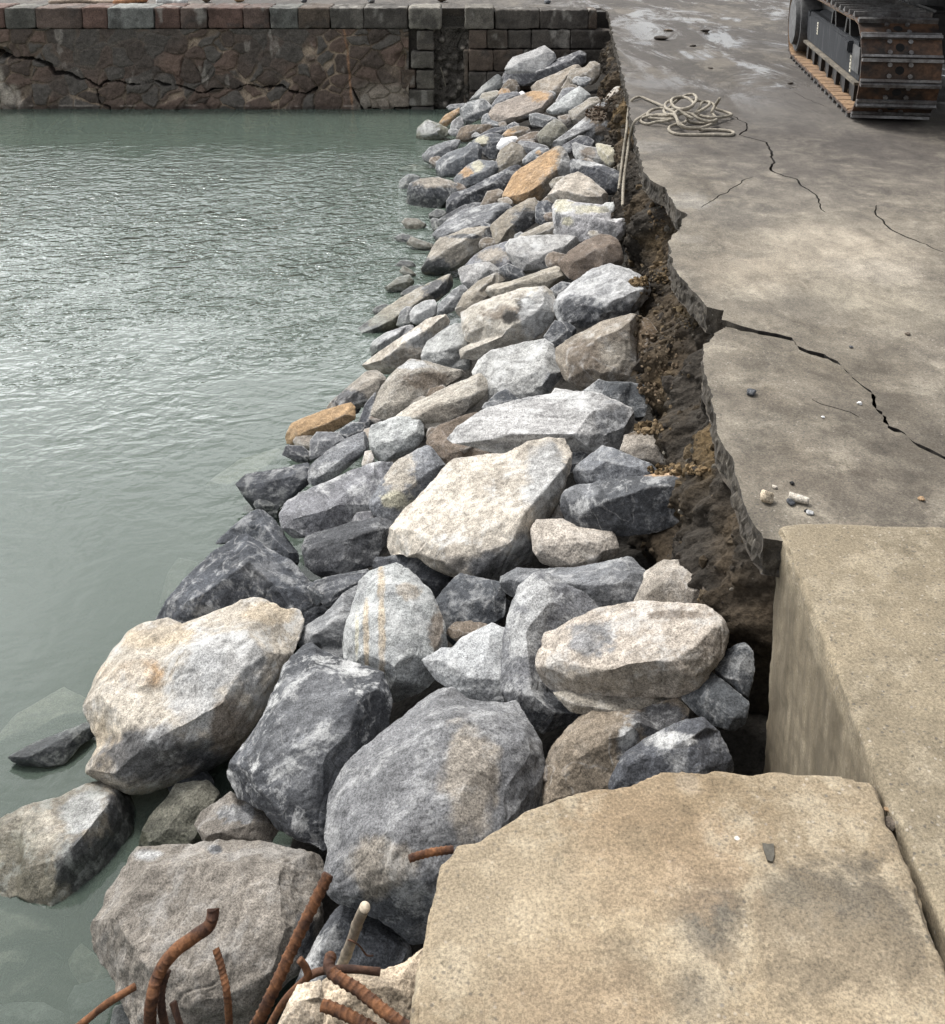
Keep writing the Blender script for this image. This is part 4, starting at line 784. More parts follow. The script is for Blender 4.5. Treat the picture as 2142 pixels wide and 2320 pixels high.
rk('I', 'n', 'broad brown stained rock in shadow below the ledge block', '650,1560 640,1400 700,1250 800,1140 900,1060 1000,1070 1150,1060 1340,1000 1405,1060 1395,1120 1280,1190 1150,1280 1080,1400 1000,1500 680,1600', '780,1300,.25 950,1200,.35 1150,1150,.4', -.1, [(1250, 1110, 160, 90, 'd'), (1100, 1280, 60, 140, 'd'), (1080, 1200, 50, 60, 'l')])
rk('I', 'd', 'dark rock with a white frosted ridge next to the concrete slab', '960,1470 1090,1285 1200,1220 1390,1120 1480,1113 1562,1180 1612,1290 1670,1400 1550,1450 1200,1480 1000,1500', '1090,1330,.25 1210,1290,.35 1400,1220,.45 1500,1150,.3;1400,1220,.45 1400,1380,.4', .1, [(1320, 1220, 140, 40, 'l'), (1370, 1320, 40, 100, 'g')], frost=.55)
rk('I', 'd', 'dark rock deep in the gap beside the concrete block, upper one', '1550,870 1580,780 1700,690 1745,760 1750,850 1720,1020 1640,920', '', -.5)
rk('I', 'd', 'dark rock deep in the gap beside the concrete block, lower one', '1380,1000 1400,950 1520,860 1600,920 1725,1020 1705,1135 1650,1170 1500,1120', '', -.5)
rk('H', 'd', 'dark blue wedge rising from the water behind the dark triangular slab', '435,190 520,110 620,30 680,8 740,60 800,160 862,230 885,340 820,350 700,240 600,180 480,190', '620,90,.3 700,100,.4 800,240,.35', .1)
rk('H', 'd', 'large dark triangular slab beside the water', '85,612 150,540 320,350 440,230 600,138 700,220 820,290 920,400 1045,550 990,640 880,720 780,700 630,620 400,640 280,650 200,620', '330,480,.35 610,280,.42 760,420,.45 940,540,.4', .2, [(650, 330, 120, 60, 'g')], frost=.45)
rk('S', 'b', 'big cream and ochre boulder with hollows at the edge of the water', '199,1745 229,1686 197,1600 225,1530 300,1436 339,1418 382,1412 417,1423 473,1405 542,1371 577,1362 629,1386 672,1388 681,1410 660,1479 622,1557 575,1635 518,1726 473,1762 408,1775 320,1799 250,1772',
   '230,1725,.35 330,1660,.5 450,1690,.55 530,1590,.5 600,1500,.42;240,1560,.3 300,1520,.4 360,1500,.28 420,1470,.4 560,1420,.3;330,1660,.5 350,1570,.3', .55, [(300, 1530, 70, 30, 'o'), (380, 1440, 120, 30, 'c'), (600, 1390, 60, 24, 'c'), (240, 1680, 40, 80, 'c'), (280, 1580, 60, 90, 'b'), (500, 1500, 100, 90, 'l'), (350, 1720, 140, 60, 'd'), (470, 1720, 60, 60, 'd'), (450, 1580, 60, 110, 'l'), (520, 1640, 50, 70, 'n')], frost=.7)  # ochre is its own colour; darker right flank is painted shade
rk('H', 'd', 'large dark grey boulder covered in white frosted blotches', '493,1400 560,1290 700,1110 750,980 800,850 900,740 940,728 1010,780 1300,880 1342,1020 1332,1165 1280,1230 1120,1400 1060,1530 1050,1640 1035,1720 1035,1805 870,1722 760,1652 700,1562 640,1552 540,1532', '600,1370,.3 830,960,.4 960,850,.3;830,960,.4 1000,1250,.5 1250,1010,.4;1000,1250,.5 900,1600,.35', .5, [(900, 1250, 260, 260, 'g'), (960, 930, 200, 100, 'g')], frost=.95)
rk('H', 'l', 'upright pale grey boulder with vertical tan bands', '1110,810 1110,700 1170,500 1190,400 1240,350 1380,303 1442,340 1560,450 1612,580 1652,730 1585,885 1500,985 1350,1045 1345,970 1290,890 1160,835', '1200,720,.35 1340,420,.42 1450,420,.35;1340,420,.42 1400,850,.48 1560,640,.4', .4, [(1305, 640, 22, 330, 'c'), (1225, 690, 18, 200, 'c'), (1175, 690, 12, 140, 'y'), (1450, 440, 60, 60, 't'), (1590, 640, 40, 120, 'n')], frost=.6)
rk('H', 'g', 'grey boulder behind the upright banded boulder', '863,705 900,630 1010,570 1100,460 1190,378 1200,560 1140,720 1140,815 1020,800 970,720 880,775', '960,660,.3 1100,560,.4', -.05, [(972, 728, 26, 26, 'k')])  # black spot paints the dark inside of a drill hole
rk('I', 'l', 'pale ribbed slab with stepped grooves', '20,800 130,735 180,740 230,690 380,610 470,625 470,800 460,960 475,1012 370,1042 250,1005 100,905', '120,800,.3 250,880,.4 400,980,.35;200,740,.34 330,840,.36 450,920,.3', .15, frost=.8)
rk('H', 'd', 'dark stone in the hollow behind the grey boulder', '925,395 1060,360 1228,342 1200,400 1110,470 1040,550 980,480', '', -.25)
rk('H', 'd', 'shaded dark rock under the front tip of the huge cream slab', '1240,350 1280,260 1530,240 1720,320 1700,400 1590,490 1500,400 1400,310', '', -.35)
rk('I', 'd', 'dark rock in shadow between the banded boulder and the long grey boulder', '70,490 220,350 330,380 440,400 440,475 495,500 410,610 250,705 165,750 135,650', '200,500,.3 380,480,.3', -.25)
rk('S', 'g', 'largest blue grey boulder in the foreground beside the concrete slab', '739,1885 755,1799 811,1717 876,1665 949,1596 993,1561 1027,1568 1062,1594 1100,1600 1136,1600 1163,1592 1192,1635 1222,1687 1227,1734 1216,1850 1150,1960 1060,2060 990,2160 930,2162 880,2090 812,2052 774,2043 751,2024 738,1970 748,1926',
   '780,1980,.3 880,1900,.42 930,1740,.42 1080,1650,.42 1180,1690,.3;930,1740,.42 1080,1820,.45 1130,1900,.35;880,1900,.42 960,2000,.3', .45, [(1060, 1780, 60, 130, 't'), (900, 2060, 120, 110, 'd'), (860, 1960, 90, 60, 't')], frost=.42)
rk('J', 's', 'large flat tan boulder behind the rusty reinforcing bars', '473,1430 500,1370 590,1230 680,1080 740,983 900,983 1100,962 1400,958 1600,1000 1680,1050 1692,1110 1642,1250 1662,1380 1622,1500 1562,1600 1450,1700 1300,1960 740,1960 620,1680 500,1522', '560,1400,.3 780,1080,.28 1100,1050,.3 1560,1100,.35 1600,1300,.4 1450,1600,.45 1100,1880,.5', .4, [(760, 1010, 90, 40, 'l'), (1600, 1460, 60, 150, 'd'), (1130, 985, 40, 25, 'd')], frost=.2, rough=1.5)
rk('J', 't', 'pale boulder with a dark right flank half in the water at the left edge', '-60,820 130,770 330,720 450,660 560,628 612,640 702,710 732,780 682,880 602,1000 560,1080 522,1120 462,1275 345,1320 170,1255 100,1215 -60,1260', '150,1225,.3 390,960,.5 570,740,.45', .1, [(470, 1060, 170, 170, 'd'), (650, 820, 90, 170, 'd'), (430, 790, 110, 110, 'l'), (180, 900, 140, 110, 'b')], z=.01, frost=.6)  # dark patches paint shade on the right flank
rk('J', 'd', 'dark slab just breaking the surface left of the big cream boulder', '40,500 200,420 490,305 520,380 410,440 340,520 280,545 100,545', '120,500,.3 350,400,.35', 0, z=.03)
rk('J', 'v', 'olive green wet rock in the pool beside the brown stone', '790,810 880,720 920,650 1080,628 1160,690 1110,770 1060,840 1060,940 870,990 690,1010', '860,860,.3 1000,720,.3', -.25, frost=.5)
rk('J', 's', 'brown stone in front of the large frosted boulder', '1023,855 1060,790 1210,688 1280,742 1400,752 1465,855 1410,940 1250,965 1090,968', '1090,900,.3 1240,880,.42 1390,790,.35', .2, [(1250, 800, 90, 50, 'g')])
rk('J', 'g', 'grey rock at the bottom edge beneath the rebar', '570,1960 600,1800 700,1788 745,1850 760,1960', '', 0)
rk('K', 'd', 'dark grey rock with a pale left edge between the flat tan boulder and the slab', '170,1160 240,1030 330,860 400,740 480,648 620,700 760,760 850,870 900,970 740,1060 520,1080 350,1150', '270,1040,.3 450,740,.35 640,880,.4', -.05, [(280, 960, 60, 190, 'l')])
rk('I', 'n', 'little round brown stone in the crack beside the largest blue grey boulder', '640,1375 665,1352 692,1370 690,1420 660,1440 640,1415', '', -.1, name='stone')
rk('Z', 'd', 'dark wet rock at the waterline left of the long grey block', '462,945 480,928 545,920 602,903 607,945 575,970 545,990 540,1010 500,1002', '490,950,.3 570,930,.35', .05)
rk('G', 'd', 'small dark wet stone at the waterline below the ochre stone', '70,405 90,368 150,373 182,400 182,438 130,432', '', 0, name='stone')
rk('S', 'd', 'dark stone in the gap in front of the dark cubic block', '700,1330 740,1310 830,1290 850,1310 760,1360 715,1375', '', -.4, name='stone')
# ---- rocks wholly under water
for v, c, lab, o, z in (('H', 'n', 'reddish sunken rock under the water beside the dark triangular slab', '140,510 190,340 240,268 340,290 320,400 200,540', -.07),
                        ('J', 'b', 'broad pale sunken rock behind the dark slab at the left edge', '-40,420 100,270 330,138 460,190 485,280 200,400', -.14),
                        ('Z', 'b', 'pale sunken rock under the water left of the ochre stone', '398,948 470,900 540,878 566,890 505,932 460,965', -.10),
                        ('J', 'g', 'grey sunken rock at the lower left corner', '360,1765 400,1700 580,1655 640,1690 620,1860 380,1880', -.10),
                        ('J', 't', 'long sunken rock below the half sunk pale boulder', '-40,1260 140,1230 340,1330 330,1430 100,1460 -40,1480', -.07),
                        ('J', 't', 'deep sunken rock near the left frame edge under the rebar', '-40,1510 350,1462 335,1560 210,1760 50,1790 -40,1760', -.20),
                        ('A', 'o', 'brown sunken rock at the waterline near the far end', '10,1440 200,1410 420,1420 450,1490 200,1500 0,1480', -.04),
                        ('J', 'b', 'pale sunken slab low at the left frame edge below the long sunken rock', '-40,1480 60,1440 180,1460 120,1600 -40,1640', -.12),
                        ('J', 't', 'sunken boulder under water close to the flat tan boulder', '350,1560 430,1480 520,1560 600,1640 560,1690 420,1690', -.10),
                        ('J', 'g', 'large dim sunken boulder at the bottom left corner of the water', '-40,1800 90,1790 220,1790 330,1840 330,1960 -40,1960', -.16),
                        ('H', 't', 'dim sunken rock left of the big cream boulder', '-110,760 -20,690 60,620 20,780 -60,960 -110,900', -.12),
                        ('G', 't', 'sunken rock beside the dark rock at the waterline in the middle left', '-80,560 -10,480 60,470 20,620 -60,720', -.08),
                        ('J', 'g', 'sunken rock between the half sunk boulder and the flat tan boulder', '560,1110 650,990 700,1010 640,1160 480,1370 440,1330', -.09)):
    rk(v, c, lab, o, '', 0, z=z, name='sunken_rock', group='rocks under the water', frost=.3)

def build_rocks():
    jobs = []; rq = random.Random(77); nfill = 0
    while nfill < 90:                                         # chips wedged between the boulders
        y = 2.7 + 11 * rq.random() ** 1.3; a, b = float(xwater(y)), float(xbank(y, .85)); x = a + (b - a) * rq.uniform(.10, .88); P = np.array([x, y, float(pile_z(x, y)) - .06]); L = P - CAM; w_ = L @ np.array([0, CP, -SP])
        px = W_PX / 2 + F_PX * L[0] / w_; py = YC - F_PX * (L @ np.array([0, SP, CP])) / w_; r = rq.uniform(.035, .085) * F_PX / w_; nfill += 1
        o = [[px + r * math.cos(k * .785 + rq.uniform(-.25, .25)) * rq.uniform(.75, 1.3), py + r * .7 * math.sin(k * .785 + rq.uniform(-.25, .25)) * rq.uniform(.75, 1.25)] for k in range(8)]
        ROCKS.append(dict(view='S', col=rq.choice('dggtnnd'), label='small stone chip wedged in a gap between the heaped boulders', o=o, r=[], near=-1.2, st=[], name='stone_chip', z=None, cat='stone', group='stone chips wedged between the boulders', frost=None, rough=1.))
    for i, R in enumerate(ROCKS):
        rng = random.Random(1000 + i); o = np.array([p[:2] for p in R['o']])
        a2 = .5 * abs(np.dot(o[:, 0], np.roll(o[:, 1], 1)) - np.dot(o[:, 1], np.roll(o[:, 0], 1))); c2 = o.mean(0)
        per = np.linalg.norm(np.roll(o, -1, 0) - o, axis=1).sum(); C0 = at_z(c2[0], c2[1], R['z']) if R['z'] is not None else on_pile(c2[0], c2[1])
        dist = np.linalg.norm(C0 - CAM); vd = (C0 - CAM) / dist; fwd = C0 @ np.array([0, CP, -SP]) - CAM @ np.array([0, CP, -SP])
        rad = math.sqrt(a2 / math.pi) * fwd / F_PX
        n = -vd * .62 + np.array([0, 0, .62]) + np.array([-.22, 0, 0]) * (1 if R['z'] is None else .3) + np.array([rng.uniform(-.12, .12), rng.uniform(-.1, .1), 0]); n /= np.linalg.norm(n)
        C1 = C0 - vd * rad * R['near']
        if C1[1] > YW - .3 - rad * .8: C1 = C1 - vd * (C1[1] - (YW - .3 - rad * .8)) / vd[1]
        def place(p, lift):
            lift = lift * 1.28
            d = ray(p[0], p[1]); L = np.linalg.norm(d); s0 = np.linalg.norm(C1 - CAM) / L; s = ((C1 - CAM) @ n) / (d @ n)
            lim = 1.25 * rad / L; s = s0 + lim * math.tanh((s - s0) / lim); return CAM + d * (s - lift * rad / L)
        o = o + (o - c2) / np.maximum(np.linalg.norm(o - c2, axis=1), 1)[:, None] * (.05 * math.sqrt(a2 / math.pi) + 2.2)
        ridges = R['r']
        if not ridges:
            cc = o - c2; w, v = np.linalg.eigh(cc.T @ cc); ax = v[:, 1]; ext = math.sqrt(w[1] / len(o)) * rng.uniform(.55, .8); off = np.array([rng.uniform(-.1, .1), rng.uniform(.05, .25)]) * math.sqrt(a2 / math.pi)
            ridges = [[list(c2 + off - ax * ext) + [.32], list(c2 + off + ax * ext * rng.uniform(.6, 1)) + [.36]]]
        ex, ee = [], []
        for r in ridges:
            k0 = len(ex); ex += r; ee += [(k0 + j, k0 + j + 1) for j in range(len(r) - 1)]
        V, F, oV = cdt([tuple(p) for p in o], [tuple(p[:2]) for p in ex], ee); m = len(o); P = []
        for j, vv in enumerate(V):
            src = oV[j]; lift = 0.
            for q in src:
                if q >= m: lift = ex[q - m][2]
            if not src: lift = .2
            P.append(place((vv[0], vv[1]), lift))
        nf = len(P); cnt = {}
        for f in F:
            for a, b in zip(f, list(f[1:]) + [f[0]]): cnt[(a, b)] = 1
        bnd = {a: b for (a, b) in cnt if (b, a) not in cnt}
        st = next(iter(bnd)); loop = [st]
        while bnd[loop[-1]] != st and len(loop) < 200: loop.append(bnd[loop[-1]])
        Cm = np.mean([P[k] for k in loop], axis=0); verts = list(P); faces = [tuple(f) for f in F]; prev = loop
        for sc, dp in ((.93, .30), (.62, .75)):
            cur = []
            for k in loop:
                b = Cm + (P[k] - Cm) * sc + vd * rad * dp * rng.uniform(.85, 1.15); cur.append(len(verts)); verts.append(b)
            for j in range(len(loop)): faces.append((prev[j], cur[j], cur[(j + 1) % len(loop)], prev[(j + 1) % len(loop)])[::-1])
            prev = cur
        verts.append(Cm + vd * rad * .95); kk = len(verts) - 1
        for j in range(len(loop)): faces.append((prev[(j + 1) % len(loop)], prev[j], kk))
        vox = max(1.8 * fwd / F_PX, rad / 72)
        jobs.append((R, i, remesh_start(verts, faces, vox), rad, vox, C1, vd))
    dg = bpy.context.evaluated_depsgraph_get(); out = []
    for R, i, o, rad, vox, C1, vd in jobs: out.append(remesh_read(o, dg))
    for (R, i, o, rad, vox, C1, vd), (co, q) in zip(jobs, out):
        me = o.data; bpy.data.objects.remove(o); bpy.data.meshes.remove(me)
        e, dgr = nbr(q, len(co)); co = smooth_v(co, e, dgr, 1, .5)
        rr = np.random.RandomState(500 + i); cc = co.mean(0)
        for kq in range(13):                                  # flat fracture faces
            dv = rr.normal(size=3); dv /= np.linalg.norm(dv)
            if kq < 9 and dv @ vd > -.35: dv = dv - vd * (dv @ vd) - vd * rr.uniform(.4, 1.6); dv /= np.linalg.norm(dv)
            pr = (co - cc) @ dv; h = np.quantile(pr, rr.uniform(.95, .992) if dv @ vd < -.35 else rr.uniform(.997, 1.))
            co = co - np.maximum(pr - h, 0)[:, None] * dv * .96
        nrm = normals(co, q); S = co / rad + i * 7.77; rg = R['rough']
        # planes of cleavage, then rough breakage
        pass
        amp = .020 * fbm(S * 1.1, 1, 3) + .017 * rg * fbm(S * 4.5, 2, 5) + .009 * rg * fbm(S * 13, 5, 4)
        st = np.abs(vnoise(S * np.array([2.2, 2.2, .8]), 6)); amp -= .010 * (1 - sstep(0, .06, st)) * rg
        co = co + nrm * (amp * rad)[:, None]; co = smooth_v(co, e, dgr, 1, .25)
        nrm = normals(co, q); far = smooth_v(co, e, dgr, 7, .6); cur = ((co - far) * nrm).sum(1) / (rad * .02); cur = smooth_v(cur[:, None], e, dgr, 1, .5)[:, 0]
        chipn = np.maximum(0, fbm(S * 5.5, 61, 3) - .05) + .5 * np.maximum(0, fbm(S * 14, 62, 2)); co = co - nrm * (np.clip(cur, 0, 2.) * chipn * .042 * rad)[:, None]
        loc = co.mean(0)
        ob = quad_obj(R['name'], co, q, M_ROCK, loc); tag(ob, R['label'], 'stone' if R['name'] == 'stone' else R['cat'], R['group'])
        t = np.tile(np.array(TINT[R['col']]), (len(co), 1)); r_ = random.Random(i); t *= np.array([r_.uniform(.9, 1.1)] * 3) * np.array([r_.uniform(.97, 1.03), 1, r_.uniform(.97, 1.03)])
        fr = np.full(len(co), FROST[R['col']] if R['frost'] is None else R['frost']) * (1 if rad > .16 else .6)
        # project to the photograph only to find where stains and painted shade sit on the stone
        L = co - CAM; w_ = L @ np.array([0, CP, -SP]); px = W_PX / 2 + F_PX * L[:, 0] / w_; py = YC - F_PX * (L @ np.array([0, SP, CP])) / w_
        wob = fbm(S * 3.2, 40) * .38 + fbm(S * 11, 41) * .2; front = sstep(-.25, .15, -(nrm @ vd))
        for (x, y, rx, ry, c) in R['st']:
            k = sstep(1.25, .7, np.hypot((px - x) / rx, (py - y) / ry) + wob) * front * .88
            t = t * (1 - k[:, None]) + np.array(TINT[c]) * k[:, None]
            if c in FROST: fr = fr * (1 - k) + FROST[c] * k
        t *= (1 + .22 * fbm(S * 1.4, 44))[:, None] * (.62 if R['name'] == 'sunken_rock' else 1)
        if R['col'] in 'bl': 
            k = sstep(.15, .8, fbm(S * 1.9, 45))[:, None] * .5; t = t * (1 - k) + np.array(TINT['g' if R['col'] == 'l' else 't']) * k
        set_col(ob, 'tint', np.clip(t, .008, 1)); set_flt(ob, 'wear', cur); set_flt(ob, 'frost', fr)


# ================================================================== CONCRETE BLOCK AND BROKEN SLAB
ZB = ZD + .015
SPB = []
for (px, py, r, c, a) in ((1600, 2090, .085, (.085, .075, .06), .8), (1640, 2050, .05, (.075, .068, .055), .7), (1900, 2120, .17, (.10, .087, .068), .8), (1960, 2060, .12, (.11, .095, .072), .6), (1420, 2180, .06, (.09, .08, .062), .6),
                         (1570, 2250, .06, (.10, .085, .065), .6), (1780, 2020, .05, (.10, .09, .07), .5), (1500, 1900, .2, (.30, .215, .135), .5), (1480, 1820, .16, (.22, .16, .095), .6), (1620, 1770, .12, (.20, .15, .09), .6), (1350, 2100, .2, (.36, .28, .18), .4),
                         (1670, 1898, .006, (.75, .74, .7), .9), (1560, 1780, .03, (.42, .36, .28), .3), (1320, 2330, .15, (.26, .19, .12), .5), (1900, 2250, .2, (.34, .265, .17), .4), (1130, 2000, .15, (.37, .31, .22), .4)):
    w = at_z(px, py, ZB); SPB.append((w[0], w[1], w[2], r, c, a))
M_SLAB = mat_concrete('pale_concrete', (.335, .272, .185), (.225, .175, .112), (.40, .34, .245), 1.5, False, SPB)
M_BLOCK = mat_concrete('block_concrete', (.28, .23, .155), (.17, .14, .094), (.33, .28, .20), 1.4, False, [], ZB)
def prism_obj(name, poly, ztop, zbot, voxel, mat, seed, top_amp=.004, edge_amp=.012, spread=0., soft=2):
    V, F, _ = cdt(poly); n = len(V); cnt = {}
    for f in F:
        for a, b in zip(f, list(f[1:]) + [f[0]]): cnt[(a, b)] = 1
    c = np.mean([list(v) for v in V], axis=0)
    verts = [(v[0], v[1], ztop) for v in V] + [(c[0] + (v[0] - c[0]) * (1 + spread), c[1] + (v[1] - c[1]) * (1 + spread), zbot) for v in V]
    faces = [tuple(f) for f in F] + [tuple(i + n for i in reversed(f)) for f in F] + [(b, a, a + n, b + n) for (a, b) in cnt if (b, a) not in cnt]
    co, q = remesh_now(verts, faces, voxel); e, dg_ = nbr(q, len(co)); co = smooth_v(co, e, dg_, soft, .5); nr = normals(co, q)
    side = 1 - np.abs(nr[:, 2]); am = top_amp * fbm(co * 4, seed) + .0015 * fbm(co * 30, seed + 1) + side * edge_amp * (fbm(co * 9, seed + 2) + .5 * fbm(co * 28, seed + 3))
    edge_z = sstep(.15, .5, side) * sstep(.95, .6, side); chip = np.maximum(0, fbm(co * 11, seed + 4) - .15) * edge_z * .05
    co = co + nr * (am - chip)[:, None]
    return quad_obj(name, co, q, mat)
blk = world2(pts('S', '1765,1195 1775,1186 1830,1181 1900,1184 2000,1186 2142,1190'), ZB) + [(3.2, 2.44), (3.2, .4), (.735, .4), (.742, 1.2)] + world2(pts('S', '1994,1765 1930,1610 1850,1405 1800,1285'), ZB)
block = prism_obj('concrete_block', [tuple(p) for p in blk], ZB, .2, .0085, M_BLOCK, 71, .004, .004, -.02)
tag(block, 'massive concrete block with a tall smooth stained side, right of the gap', 'concrete block')
slp = pts('L', '0,650 100,620 270,600 350,560 430,530 540,525 620,550 680,540 800,540 870,540 960,520 1080,540 1200,548 1300,555 1400,580 1490,585 1520,630 1545,730 1550,800 1600,870 1650,970 1700,1120 1760,1290 1848,1540')
sl = [(p[0], p[1]) for p in slp] + [(2225, 2420), (2290, 2600)] + [(935, 2600), (944, 2320), (950, 2255), (956, 2179), (964, 2141), (971, 2088), (979, 2046), (986, 1989), (993, 1950), (1019, 1925), (1028, 1903), (1080, 1895), (1123, 1869), (1184, 1834), (1240, 1812)]
sl = [tuple(at_z(p[0], p[1], ZB)[:2]) for p in sl]
slab = prism_obj('broken_slab', [tuple(p) for p in dense(sl, .03, .006, 88, True)], ZB, ZB - .30, .0068, M_SLAB, 75, .005, .010, .02, 3)
tag(slab, 'large broken tan concrete slab with dark stains in the near foreground', 'concrete slab')
TINT['m'] = (.045, .037, .03); FROST['m'] = 0
# little stones pressed in the joint and on the slab
def pebble(view, px, py, r, col, label, z=ZD, name='pebble', sq=(1, 1, .6), cat='stone', group=None, seed=0):
    x, y = pts(view, '%g,%g' % (px, py))[0]; P = at_z(x, y, z); bm = bmesh.new(); bmesh.ops.create_icosphere(bm, subdivisions=3, radius=1); co = np.array([v.co[:] for v in bm.verts])
    rr = np.random.RandomState(seed + 1)
    for _ in range(9):
        d = rr.normal(size=3); d /= np.linalg.norm(d); pr = co @ d; co = co - np.maximum(pr - rr.uniform(.55, .8), 0)[:, None] * d
    co += co * (.16 * fbm(co * 1.7 + seed * 3, 3) + .05 * fbm(co * 6 + seed, 4))[:, None]; co = co * np.array(sq) * r * .72
    a = rr.uniform(0, 3.1); co = np.stack([co[:, 0] * math.cos(a) - co[:, 1] * math.sin(a), co[:, 0] * math.sin(a) + co[:, 1] * math.cos(a), co[:, 2] - co[:, 2].min() * .9], 1) + P
    o = link_mesh(name, co, [[v.index for v in f.verts] for f in bm.faces], M_ROCK, loc=P); bm.free()
    set_col(o, 'tint', np.tile(TINT[col], (len(co), 1)) * (1 + .2 * fbm(co * 60, 5))[:, None]); set_flt(o, 'wear', np.zeros(len(co))); set_flt(o, 'frost', np.full(len(co), FROST.get(col, .3)))
    return tag(o, label, cat, group)
pebble('M', 918, 1700, .032, 'c', 'pale yellowish stone lying on the deck near its broken edge', sq=(1, .9, .8), name='stone', seed=2)
pebble('M', 1038, 1715, .018, 'd', 'dark pebble on the deck beside the pale bone shaped stone', seed=3)
pebble('M', 835, 1140, .028, 'd', 'grey pebble alone on the deck near the bend of the edge', seed=4)
pebble('M', 1402, 1192, .013, 'w', 'small white chip on the deck left of the wide crack', seed=5)
pebble('M', 1355, 898, .012, 'd', 'dark chip on the deck above the wide crack', seed=6)
pebble('M', 1650, 828, .016, 'n', 'brown chip on the deck far above the wide crack', seed=7)
pebble('M', 1140, 1765, .014, 'l', 'small pale chip on the deck behind the concrete block', seed=8)
pebble('M', 955, 1630, .012, 'b', 'beige chip on the deck above the pale yellowish stone', seed=9)
pebble('M', 1725, 1695, .014, 'o', 'small reddish chip on the deck near the right edge', seed=10)
pebble('M', 1210, 1262, .009, 'w', 'tiny white chip under the thin hairline crack', seed=11)
pebble('M', 1045, 1610, .013, 'k', 'black chip on the deck above the bone shaped stone', seed=12)
pebble('M', 1120, 1755, .010, 'k', 'black crumb on the deck behind the block corner', seed=13)
pebble('L', 1565, 745, .012, 'o', 'small orange brown pebble caught in the slab joint', ZB - .02, seed=14)
pebble('L', 1578, 820, .022, 'n', 'brown stone stuck in the joint beside the slab', ZB - .03, seed=15)
x0, y0 = pts('M', '1032,1674')[0]; x1, y1 = pts('M', '1135,1700')[0]; a_, b_ = at_z(x0, y0, ZD + .011), at_z(x1, y1, ZD + .011)
v, f = tube(resample(np.array([a_, (a_ + b_) / 2, b_]), .004), lambda s, a: .0105 * (1 + (.16 * math.cos(s * 48) + .08 * math.sin(3 * a + s * 40))), 14)
o = link_mesh('stone', v, f, M_ROCK); set_col(o, 'tint', np.tile(TINT['b'], (len(v), 1))); set_flt(o, 'wear', np.zeros(len(v))); set_flt(o, 'frost', np.full(len(v), .5)); tag(o, 'white bone shaped stone lying on the deck behind the block', 'stone')
# flat dark patch drawn for a notch worn into the slab and crumbs of aggregate
nb = [at_z(*pts('L', s)[0], ZB + .004) for s in ('940,900 995,902 1000,960 985,992 965,985 945,930').split()] if False else [at_z(p[0], p[1], ZB + .004) for p in pts('L', '940,900 968,904 996,902 1000,955 990,992 966,985 948,935')]
o = link_mesh('dark_notch_patch', nb + [p - np.array([0, 0, .02]) for p in nb], [tuple(range(7))] + [(i, (i + 1) % 7, 7 + (i + 1) % 7, 7 + i) for i in range(7)], mat_rust('notch_dark', (.06, .055, .045), (.10, .09, .07), .8, 90, 0), smooth=False)
tag(o, 'small dark wedge shaped patch set in the tan slab', 'patch')

# ---- broken concrete lumps around the rebar
for lab, col, o_, r_, nr_, zz in (('brown lump of broken concrete holding the bent rebar', 'c', '330,1420 350,1120 520,1050 720,1055 850,1005 945,920 960,1000 940,1420', '560,1150,.3 800,1130,.35 880,1000,.25', -.02, .92),
                              ('small pale concrete stump between the bars at the bottom edge', 'c', '60,1420 160,1230 200,1150 330,1118 352,1240 345,1420', '200,1240,.4 320,1200,.35', .1, 1.02)):
    rk('K', col, lab, o_, r_, nr_, z=zz, name='concrete_lump', cat='concrete', group='broken concrete at the slab foot', frost=0, rough=1.6)

# ---- rusty reinforcing bars: each bar its own thing, ribbed
M_RUST = mat_rust('rusty_steel', (.055, .026, .016), (.20, .088, .038), .9, 110, .05); M_RUST2 = mat_rust('dark_rusty_steel', (.05, .026, .018), (.11, .055, .032), .85, 110, .05)
def rebar(view, path, zs, width, label, mat=M_RUST, ribs=True, n=16, step=.0014):
    p = pts(view, path); z = np.interp(np.linspace(0, 1, len(p)), np.linspace(0, 1, len(zs)), zs)
    P = catmull([at_z(q[0], q[1], zz) for q, zz in zip(p, z)], 10); P = resample(P, step)
    fw = np.mean((P - CAM) @ np.array([0, CP, -SP])); r = width / VIEWS[view][2] / 2 * fw / F_PX
    def rf(s, a):
        if not ribs: return r * (1 + .05 * math.sin(s * 90 + 2 * a))
        lon = .10 * max(0, math.cos(2 * a)) ** 8; rib = .20 * max(0, math.sin((s / r) * 5.2 + 1.6 * abs(math.sin(a)) * 2)) ** 3 * abs(math.sin(a)) ** .5
        return r * (.90 + lon + rib + .03 * math.sin(s * 170 + a * 3))
    v, f = tube(P, rf, n); o = link_mesh('rebar', v, f, mat, loc=P[0]); return tag(o, label, 'rebar', 'bent rusty reinforcing bars at the slab foot')
rebar('J', '790,2000 786,1894 792,1780 828,1640 900,1530 1000,1450 1085,1390 1112,1340 1116,1290', [.82, .95, 1.0, 1.02, 1.04], 66, 'thick rusty rebar bent in an S in front of the flat tan boulder')
rebar('J', '900,2000 862,1894 845,1800 850,1700 875,1620', [.80, .92, .97], 44, 'short dark rusty rebar hidden behind the thick S bent bar', M_RUST2)
rebar('J', '1208,2000 1200,1894 1190,1750 1165,1620 1130,1500', [.8, .95, 1.0], 40, 'thin upright rusty bar left of the long straight rebar')
rebar('J', '330,1980 430,1894 560,1790 705,1700', [.80, .86, .9], 38, 'thin rusty bar slanting out at the lower left', M_RUST, False)
rebar('J', '1270,2000 1345,1894 1440,1700 1540,1480 1632,1290 1720,1112', [.78, .9, .98, 1.05], 66, 'long straight ribbed rebar pointing up to the largest boulder')
